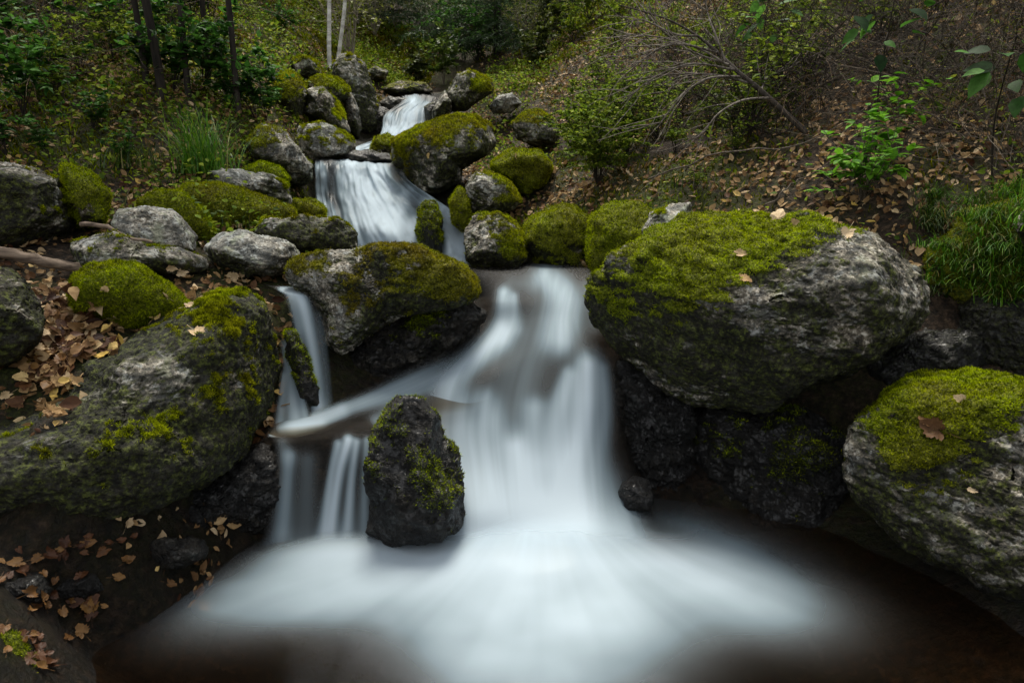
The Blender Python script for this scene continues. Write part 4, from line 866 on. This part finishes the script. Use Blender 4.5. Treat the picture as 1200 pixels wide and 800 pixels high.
for (px, py, Y, s, k) in spots:
    place(protoA if rng.random() < .5 else protoB, onground(px, py, Y), s * .95, 'green leafy sapling in the thicket on the left slope', 'green saplings on the left slope')
for (px, py, Y, s) in [(770, 150, 5.0, .35), (800, 120, 5.2, .4), (830, 150, 4.8, .3), (790, 190, 4.5, .3), (760, 120, 5.6, .4), (840, 90, 5.4, .4), (880, 130, 4.8, .35), (730, 130, 5.8, .35), (700, 90, 7.0, .4), (690, 140, 6.2, .35), (910, 60, 5.3, .4), (860, 210, 4.1, .22), (815, 225, 3.9, .2), (950, 100, 4.7, .35), (1030, 60, 4.6, .35), (640, 45, 11, .7), (670, 60, 9.5, .6), (620, 50, 12, .7), (690, 30, 10, .7), (720, 60, 8, .5)]:
    place(protoC, onground(px, py, Y), s, 'dull green shrub on the leafy right slope around the dead tree top', 'green shrubs on the right slope')
for k in range(110):                                      # both slopes further back
    Y = rng.uniform(4.2, 12); side = rng.choice([-1, 1]); x = -.9 + side * rng.uniform(1.3, 1.0 + Y * .6)
    if side > 0: x += .9
    place(protoC if rng.random() < .7 else protoA, (x, Y, gz(x, Y)), rng.uniform(.25, .6), 'small dull green shrub on the far wooded slopes', 'small shrubs on the far slopes')
for (px, py, Y, s, lab) in [(520, 85, 10, .75, 'pale yellow green sapling standing behind the upper fall'), (545, 70, 11.5, .9, 'slim light green sapling right of the pale one'), (645, 62, 10, .9, 'yellowish leafy sapling under the spruce at the right'),
                            (625, 85, 8.6, .5, 'low light green shrub above the leafy slope'), (490, 92, 10, .35, 'round low green shrub at the head of the stream')]:
    shrub('light_sapling', onground(px, py, Y), lab, 'sapling', s * 1.1, s * .35, 9, .06, 900, mat_leaf('spring_leaf', [(0, (.04, .07, .01)), (.5, (.10, .17, .02)), (1, (.2, .28, .04))], .5, .45) if lab[0] == 'p' else DULL, TWIG, OV, .3, sub=3)
# big leaves top right
for (px, py, Y, s, lab) in [(1045, 30, 3.3, .3, 'sapling sprig with large pale green leaves high in the right corner'), (1185, 80, 2.9, .3, 'drooping sprig with broad blue green leaves at the right edge'), (900, 15, 4.5, .3, 'sprig of green leaves above the dead branch')]:
    g = onground(px, py, Y + .25); c = at(px, py, Y); root = empty('sapling', (g[0], g[1], g[2]), lab, 'sapling'); mb = MB(); L = np.array([0, 0, 0.]); top = c - np.array(g)
    path = np.array([L, L * .5 + top * .5 + np.array([0, .05, .05]), top + np.array([0, 0, .12])]); path = catmull(path, 10); mb.tube(path, .006, .002, 5)
    P = []; T = []
    for k in range(9):
        b = wander(path[-1 - k // 3], (rng.uniform(-1, 1), rng.uniform(-1, .3), rng.uniform(-.4, .1)), s * .5, 5, .12, -.05); mb.tube(b, .002, .001, 3)
        for j in (2, 4): P.append(b[j]); T.append(b[j] - b[j - 1] + rng.normal(size=3) * .02)
    mb.build('stem', DTWIG, root); n = len(P); leafset('foliage', np.array(P), np.array(T), np.array([0, -.35, 1.]) + rng.normal(size=(n, 3)) * .3, rng.uniform(.06, .12, n), OVB, GREEN, root)
# grass
grass_clump(tuple(np.array(onground(237, 190, 4.0))), 'bright green grass tussock on the left bank above the jagged slab', 260, .42, .007, GRASSM, .07)
grass_clump(tuple(np.array(onground(165, 195, 3.9))), 'low dark grass tuft left of the bright tussock', 130, .2, .006, DGRASS, .09)
i_ = 0
for k in range(70):
    px, py = rng.uniform(1085, 1235), rng.uniform(225, 355)
    h = hit(px, py)
    if h is None: continue
    grass_clump(tuple(h[0] - .01 * h[1]), 'grass tuft hanging from the mossy mound at the right edge', 34, rng.uniform(.10, .22), .0035, GRASSM if rng.random() < .45 else DGRASS, .03, 'grass tufts on the right edge mound', 2.1, lean=(-.25, -.55))
for k in range(36):
    Y = rng.uniform(2.9, 7); x = rng.choice([-1, 1]) * rng.uniform(.9, .8 + Y * .55); 
    grass_clump((x, Y, gz(x, Y)), 'small grass tuft among the leaves on the banks', 30, rng.uniform(.12, .22), .005, DGRASS, .05, 'small grass tufts on the banks', 1.4)
# ------------------------------------------------------------------ bare tangle of twigs
def bramble(mat, n=26, L=1.1, r=.0028):
    root = empty('bare_bush', (0, 0, 0), 'x', 'bare bush'); mb = MB()
    for k in range(n):
        a = rng.uniform(0, 6.28); p = wander((rng.normal() * .12, rng.normal() * .12, 0), (math.cos(a) * .9, math.sin(a) * .9, rng.uniform(.4, 1.5)), L * rng.uniform(.5, 1.2), 10, .13, -.07); mb.tube(p, r, r * .4, 3)
        for q in range(3):
            i = rng.integers(3, 9); mb.tube(wander(p[i], p[i] - p[i - 1] + randdir(1)[0] * .12, L * rng.uniform(.15, .4), 6, .15, -.04), r * .5, r * .25, 3)
    mb.build('stem', mat, root); return root
bA = bramble(TWIG); bB = bramble(DTWIG, 34, 1.2, .003); bC = bramble(mat_bark('tan_twig', (.05, .032, .018), (.2, .13, .075), (60, 60, 20)), 20, 1.0, .0022)
BR = [(1000, 90, 4.4), (1080, 120, 4.0), (1150, 90, 3.9), (1100, 60, 4.4), (1180, 30, 4.3), (950, 60, 5.0), (880, 30, 5.6), (800, 60, 5.8), (760, 110, 5.4), (830, 120, 4.9), (900, 180, 4.2), (960, 190, 4.0), (1120, 200, 3.5), (1170, 170, 3.4), (1060, 180, 3.8), (1010, 140, 4.1), (780, 160, 4.9), (860, 80, 5.1),
      (1200, 120, 3.7), (1040, 20, 4.9), (930, 110, 4.7), (740, 60, 6.5), (1140, 140, 3.8), (1190, 210, 3.2), (990, 30, 5.2), (1060, 100, 4.1), (1130, 60, 4.1), (1200, 60, 4.0), (1020, 60, 4.7), (960, 150, 4.2), (1080, 40, 4.5), (1160, 120, 3.7), (1100, 170, 3.6), (900, 70, 5.1), (820, 90, 5.2), (780, 40, 6.0), (850, 30, 6.0), (920, 20, 5.6), (1180, 190, 3.3)]
for (px, py, Y) in BR:
    place([bA, bB, bC][int(rng.choice([0, 1, 1, 2]))], onground(px, py, Y), rng.uniform(.6, 1.05), 'leafless tangled bush of thin twigs on the dark right slope', 'bare bushes on the right slope')
for (px, py, Y) in [(40, 40, 5.2), (100, 60, 5.4), (10, 20, 5.5), (60, 110, 4.6), (130, 30, 6.0), (200, 40, 6.0), (280, 40, 7.0), (320, 30, 8.0), (90, 10, 6.2), (10, 120, 4.4)]:
    place([bA, bB, bC][int(rng.choice([0, 1, 1, 2]))], onground(px, py, Y), rng.uniform(.7, 1.1), 'leafless bush of thin twigs on the upper left slope', 'bare bushes on the upper left slope')
# ------------------------------------------------------------------ dead branch
def P2(*q): return np.array([at(*a) for a in q])
root = empty('dead_branch', tuple(at(945, 156, 3.95)), 'fallen dead tree top with bare grey twigs fanning left across the right slope', 'dead branch')
base = np.array(at(945, 156, 3.95)); mb = MB()
main = catmull(P2((945, 156, 3.95), (892, 107, 4.05), (864, 84, 4.1), (841, 62, 4.2), (817, 42, 4.3), (780, 22, 4.4), (725, 6, 4.5)), 26) - base; 
mb.tube(main[:14], .017, .010, 7); mb.tube(main[13:], .010, .003, 5)
fans = [[(880, 98, 4.07), (840, 88, 4.1), (790, 87, 4.15), (733, 95, 4.2)], [(864, 84, 4.1), (825, 60, 4.15), (780, 45, 4.2), (733, 40, 4.3)], [(860, 82, 4.1), (810, 75, 4.0), (765, 92, 4.0), (728, 122, 4.0)], [(850, 72, 4.15), (838, 40, 4.2), (829, 15, 4.3), (826, -12, 4.3)],
        [(841, 62, 4.2), (800, 52, 4.1), (770, 58, 4.1), (742, 80, 4.1)], [(892, 107, 4.05), (900, 90, 4.2), (925, 80, 4.3), (945, 66, 4.4)], [(817, 42, 4.3), (790, 40, 4.3), (755, 24, 4.4), (735, 26, 4.4)], [(870, 90, 4.1), (830, 92, 3.95), (800, 112, 3.9), (770, 150, 3.9)], [(900, 115, 4.0), (870, 118, 3.9), (840, 135, 3.8), (820, 165, 3.8)], [(855, 76, 4.1), (810, 60, 4.3), (770, 30, 4.4), (750, 5, 4.5)]]
tw = MB()
for f in fans:
    c = catmull(P2(*f), 14) - base; tw.tube(c, .0075, .0028, 5)
    for k in range(10):
        i = rng.integers(2, 13); b = wander(c[i], (c[i] - c[i - 1]) / np.linalg.norm(c[i] - c[i - 1]) + randdir(1)[0] * .8, rng.uniform(.12, .5), 7, .1, .0); tw.tube(b, .0032, .0015, 3)
mb.build('trunk', mat_bark('dead_wood', (.015, .012, .010), (.075, .062, .05), (60, 60, 10)), root); tw.build('twig', mat_bark('bleached_twig', (.05, .042, .034), (.22, .19, .16), (60, 60, 20)), root)
for q, lab in [([(760, 210, 3.9), (850, 178, 3.7), (945, 168, 3.7), (1025, 120, 3.8)], 'long thin grey stick lying across the right slope under the dead tree top'), ([(1020, 95, 3.9), (1090, 135, 3.6), (1150, 150, 3.4)], 'thin pale stick leaning in the dark brush on the right'), ([(900, 240, 3.5), (930, 215, 3.5), (975, 190, 3.6)], 'short bent twig behind the huge boulder')]:
    c = catmull(P2(*q), 16); b0 = c[0]; mb = MB(); mb.tube(c - b0 + rng.normal(size=c.shape) * .006, .005, .0025, 5); o = mb.build('stick', TWIG); o.location = b0; tag(o, lab, 'stick')
# log on the left
c = catmull(P2((-30, 290, 2.6), (30, 302, 2.6), (70, 310, 2.62), (104, 316, 2.65)), 20); mb = MB(); mb.tube(c - c[0] + rng.normal(size=c.shape) * .0022, .024, .017, 12); o = mb.build('fallen_log', LOGM); o.location = c[0]; tag(o, 'weathered brown log lying at the left edge above the leaf pile', 'log')
c = catmull(P2((95, 262, 2.8), (125, 266, 2.75), (150, 278, 2.72), (178, 283, 2.7)), 16); mb = MB(); mb.tube(c - c[0] + rng.normal(size=c.shape) * .002, .010, .005, 8); o = mb.build('stick', LOGM); o.location = c[0]; tag(o, 'dark stick lying over the flat grey slab', 'stick')
# ------------------------------------------------------------------ trees
def tree(name, loc, label, cat, h, r, bark, lean=(0, 0), crown=None, nb=16, b0=.35, bl=.28, nleaf=0, leaf=.09, lmat=None, group=None, twigs=True, wob=.03):
    root = empty(name, loc, label, cat, group); mb = MB(); p = wander((0, 0, -.1), (lean[0], lean[1], 1), h, 14, wob, .01); mb.tube(p, r, r * .2, 8); mb.build('trunk', bark, root)
    tb = MB(); LP = []
    for k in range(nb):
        t = rng.uniform(b0, .98) * 13; i = int(t); q = p[i] + (p[min(i + 1, 13)] - p[i]) * (t - i); d = randdir(1)[0]; d[2] = abs(d[2]) * .8 + .15
        L = h * bl * rng.uniform(.5, 1.1) * (1.15 - t / 18); b = wander(q, d, L, 8, .12, .02); tb.tube(b, r * .3 * (1 - t / 20), r * .05, 4)
        for s in range(4):
            j = rng.integers(2, 8); e = wander(b[j], randdir(1)[0] + (b[j] - b[j - 1]) / np.linalg.norm(b[j] - b[j - 1]), L * rng.uniform(.2, .5), 5, .15); tb.tube(e, r * .09, r * .03, 3); LP += list(e[1:])
    if nb: tb.build('branch', bark if bark is not BIRCH else TWIG, root)
    if nleaf:
        LP = np.array(LP); P = LP[rng.integers(0, len(LP), nleaf)] + rng.normal(size=(nleaf, 3)) * h * .02
        leafset('foliage', P, randdir(nleaf), np.array([0, 0, 1.]) + rng.normal(size=(nleaf, 3)) * .6, leaf * rng.uniform(.6, 1.3, nleaf), OV, lmat, root)
    return root
g = onground(385, 70, 8.3)
tree('birch_tree', g, 'white birch stem leaning right, left one of the pair above the pillar', 'birch', 4.6, .026, BIRCH, (.05, 0), nb=10, b0=.55, wob=.03)
tree('birch_tree', (g[0] + .05, g[1] + .1, g[2]), 'white birch stem leaning further right, right one of the pair', 'birch', 4.6, .024, BIRCH, (.22, 0), nb=14, b0=.4, wob=.03)
for k, (px, py, Y, w) in enumerate([(170, 85, 4.7, 'first thin dark trunk'), (189, 92, 4.6, 'thicker dark trunk second'), (219, 95, 4.7, 'dark trunk third'), (243, 80, 5.2, 'slim dark trunk fourth'), (277, 100, 4.8, 'dark trunk last')]):
    tree('young_tree', onground(px, py, Y), w + ' from the left in the row on the left slope', 'young tree', 4.2, .022 if k != 1 else .03, BARK, (rng.uniform(-.03, .05), -.02), nb=12, b0=.5, nleaf=700, leaf=.1, lmat=GREEN, wob=.035)
def spruce(loc, label, h, r, seed, dens=1.0, cat='spruce', group=None):
    root = empty('spruce_tree', loc, label, cat, group); mb = MB(); p = wander((0, 0, -.1), (0, 0, 1), h, 10, .01); mb.tube(p, r, r * .15, 8); mb.build('trunk', BARK, root)
    tb = MB(); Pp = []; Tt = []; nb = int(85 * dens)
    for k in range(nb):
        t = .06 + .9 * rng.random() ** 2.1; q = p[0] + (p[-1] - p[0]) * t; a = rng.uniform(0, 6.28); L = h * .24 * (1.08 - t) * rng.uniform(.6, 1.1) + .1
        b = wander(q, (math.cos(a), math.sin(a), rng.uniform(-.25, .1)), L, 8, .06, -.03); tb.tube(b, r * .14, r * .03, 3)
        for s in range(int(12)):
            j = rng.integers(1, 8); sd = np.cross(b[j] - b[j - 1], [0, 0, 1]); sd /= np.linalg.norm(sd) + 1e-9; e = wander(b[j], sd * rng.choice([-1, 1]) + (b[j] - b[j - 1]) * 3 + np.array([0, 0, -.25]), L * rng.uniform(.12, .35), 5, .08, -.06)
            m = 26; tt = rng.uniform(0, 3.99, m); i = tt.astype(int); Pp.append(e[i] + (e[i + 1] - e[i]) * (tt - i)[:, None]); Tt.append(np.repeat((e[-1] - e[0])[None], m, 0) / L * 3 + rng.normal(size=(m, 3)) * .6)
    tb.build('branch', BARK, root); P = np.concatenate(Pp); T = np.concatenate(Tt); n = len(P)
    leafset('foliage', P, T, randdir(n), rng.uniform(.05, .1, n) * max(1, h / 7), (NEED[0] * np.array([2.2, 1, 1]), NEED[1]), NEEDLE, root)
    return root
spruce(onground(583, 80, 11.0), 'tall dark spruce with drooping limbs behind the split rock', 6.5, .06, 1, 1.3)
spruce(onground(449, 78, 12.5), 'dark spruce standing straight behind the upper fall', 5.5, .05, 2)
spruce(onground(640, 40, 15.0), 'spruce on the right slope beyond the tall dark one', 6, .06, 5)
spruce(onground(310, 20, 13.0), 'spruce half hidden on the far left slope', 6, .06, 6)
spruce(onground(740, 20, 12.0), 'spruce high on the right slope behind the brush', 6, .06, 7)
tA = tree('bare_tree', (0, 0, 0), 'x', 'bare tree', 5.5, .04, PALETWIG, nb=30, b0=.12, bl=.32, wob=.04)
tB = tree('bare_tree', (0, 0, 0), 'x', 'bare tree', 5., .04, mat_bark('brown_bark', (.02, .015, .01), (.09, .07, .045)), nb=30, b0=.1, bl=.35, wob=.05)
tC = tree('leafing_tree', (0, 0, 0), 'x', 'leafing tree', 5.5, .045, BARK, nb=30, b0=.12, bl=.32, nleaf=1500, leaf=.09, lmat=UNDER, wob=.04)
for k in range(44):
    Y = 10.5 + 18 * rng.random() ** 1.2; x = rng.uniform(-Y * .8, Y * .75)
    if abs(x + .9 - (Y - 9) * .02) < 1.1 and Y < 11: continue
    pr = [tA, tB, tC, tC][int(rng.integers(0, 4))]
    place(pr, (x, Y, gz(x, Y)), rng.uniform(.6, 1.2), 'leafless slender tree in the wood above the falls' if pr is not tC else 'thin tree with sparse spring leaves in the wood above the falls', 'bare trees in the wood above the falls' if pr is not tC else 'leafing trees in the wood above the falls')
pB1 = shrub('understory_bush', (0, 0, 0), 'x', 'bush', 1.3, .8, 12, .055, 1500, UNDER, TWIG, OV, .3, twigr=.006, sub=5, lo=.1)
pB2 = shrub('understory_bush', (0, 0, 0), 'x', 'bush', 1.4, .7, 16, .05, 700, mat_leaf('budding_leaf', [(0, (.09, .10, .02)), (.5, (.20, .24, .04)), (1, (.34, .38, .07))], .5, .4), PALETWIG, OV, .3, twigr=.007, sub=6, lo=.2)
pB3 = shrub('understory_bush', (0, 0, 0), 'x', 'bush', 1.1, .9, 14, .06, 1400, GREEN, BARK, OV, .4, twigr=.006, sub=4, lo=.1)
for k in range(130):
    Y = 8.2 + 12 * rng.random() ** 1.1; x = rng.uniform(-Y * .75, Y * .7)
    if abs(x + .95) < .9 and Y < 10.5: continue
    if Y < 10 and -.9 < x < 3: continue
    place([pB1, pB2, pB2, pB3][int(rng.integers(0, 4))], (x, Y, gz(x, Y)), rng.uniform(.6, 1.25), 'twiggy bush in fresh leaf in the wood above the falls', 'bushes in the wood above the falls')
# far wood that reads as one mass
def farwood():
    n = 90000; x = rng.uniform(-26, 26, n); y = rng.uniform(20, 42, n); g0 = hsmooth(x, y); cl = fbm(np.c_[x * .5, y * .5, 0 * x], 3, 8); hh = np.clip(3 + 5 * cl, 1, 7)
    P = np.c_[x, y, g0 + rng.random(n) ** .8 * hh * 1.1]; V, Fc, r = scatter(OV[0], OV[1], P, frames(randdir(n), randdir(n)), rng.uniform(.15, .42, n)); tag(mk('distant_foliage', V, Fc, mat_leaf('hazy_leaf', [(0, (.10, .13, .05)), (.5, (.24, .29, .10)), (1, (.42, .46, .20))], .7, .4, .1), attrs={'rnd': r}), 'hazy far off wood closing the top of the gully', 'woods', kind='stuff')
farwood()
# unseen bankside trees added so their crowns shade the gully's edges
for (x, y, lab) in [(-3.9, 3.3, 'unseen beech added on the left bank so its crown shades the gully'), (4.1, 3.2, 'unseen beech added on the right bank so its crown shades the gully'), (4.9, 5.4, 'second unseen beech added high on the right bank for shade')]:
    tree('shade_beech', (x, y, gz(x, y)), lab, 'beech', 8.5, .16, BARK, (-.03 * x, -.02), nb=46, b0=.5, bl=.34, nleaf=2600, leaf=.14, lmat=GREEN, wob=.02)
# ------------------------------------------------------------------ light
w = bpy.data.worlds.new('World'); sc.world = w; w.use_nodes = True; nt = w.node_tree; nt.nodes.clear()
out = nt.nodes.new('ShaderNodeOutputWorld'); bg = nt.nodes.new('ShaderNodeBackground'); sky = nt.nodes.new('ShaderNodeTexSky')
sky.sky_type = 'NISHITA'; sky.sun_disc = False; EL = math.radians(66); AZ = math.radians(352)
sky.sun_elevation = EL; sky.sun_rotation = AZ; sky.air_density = 1.; sky.dust_density = 3.; sky.ozone_density = 1.
hs = nt.nodes.new('ShaderNodeHueSaturation'); hs.inputs['Saturation'].default_value = .15; hs.inputs['Value'].default_value = 2.15
nt.links.new(sky.outputs[0], hs.inputs['Color']); nt.links.new(hs.outputs[0], bg.inputs[0]); bg.inputs[1].default_value = .15; nt.links.new(bg.outputs[0], out.inputs[0])
sun = bpy.data.lights.new('sun', 'SUN'); sun.energy = 5.0; sun.angle = math.radians(22); sun.color = (1, .93, .80); so = bpy.data.objects.new('sun', sun); COL.objects.link(so)
sd = Vector((math.cos(EL) * math.sin(AZ), math.cos(EL) * math.cos(AZ), math.sin(EL))); so.rotation_euler = sd.to_track_quat('Z', 'Y').to_euler()
sc.view_settings.view_transform = 'Standard'; sc.view_settings.look = 'None'; sc.view_settings.exposure = 0
sc.cycles.use_denoising = True; sc.cycles.transparent_max_bounces = 24; sc.cycles.max_bounces = 6; sc.cycles.diffuse_bounces = 3; sc.cycles.caustics_reflective = False; sc.cycles.caustics_refractive = False
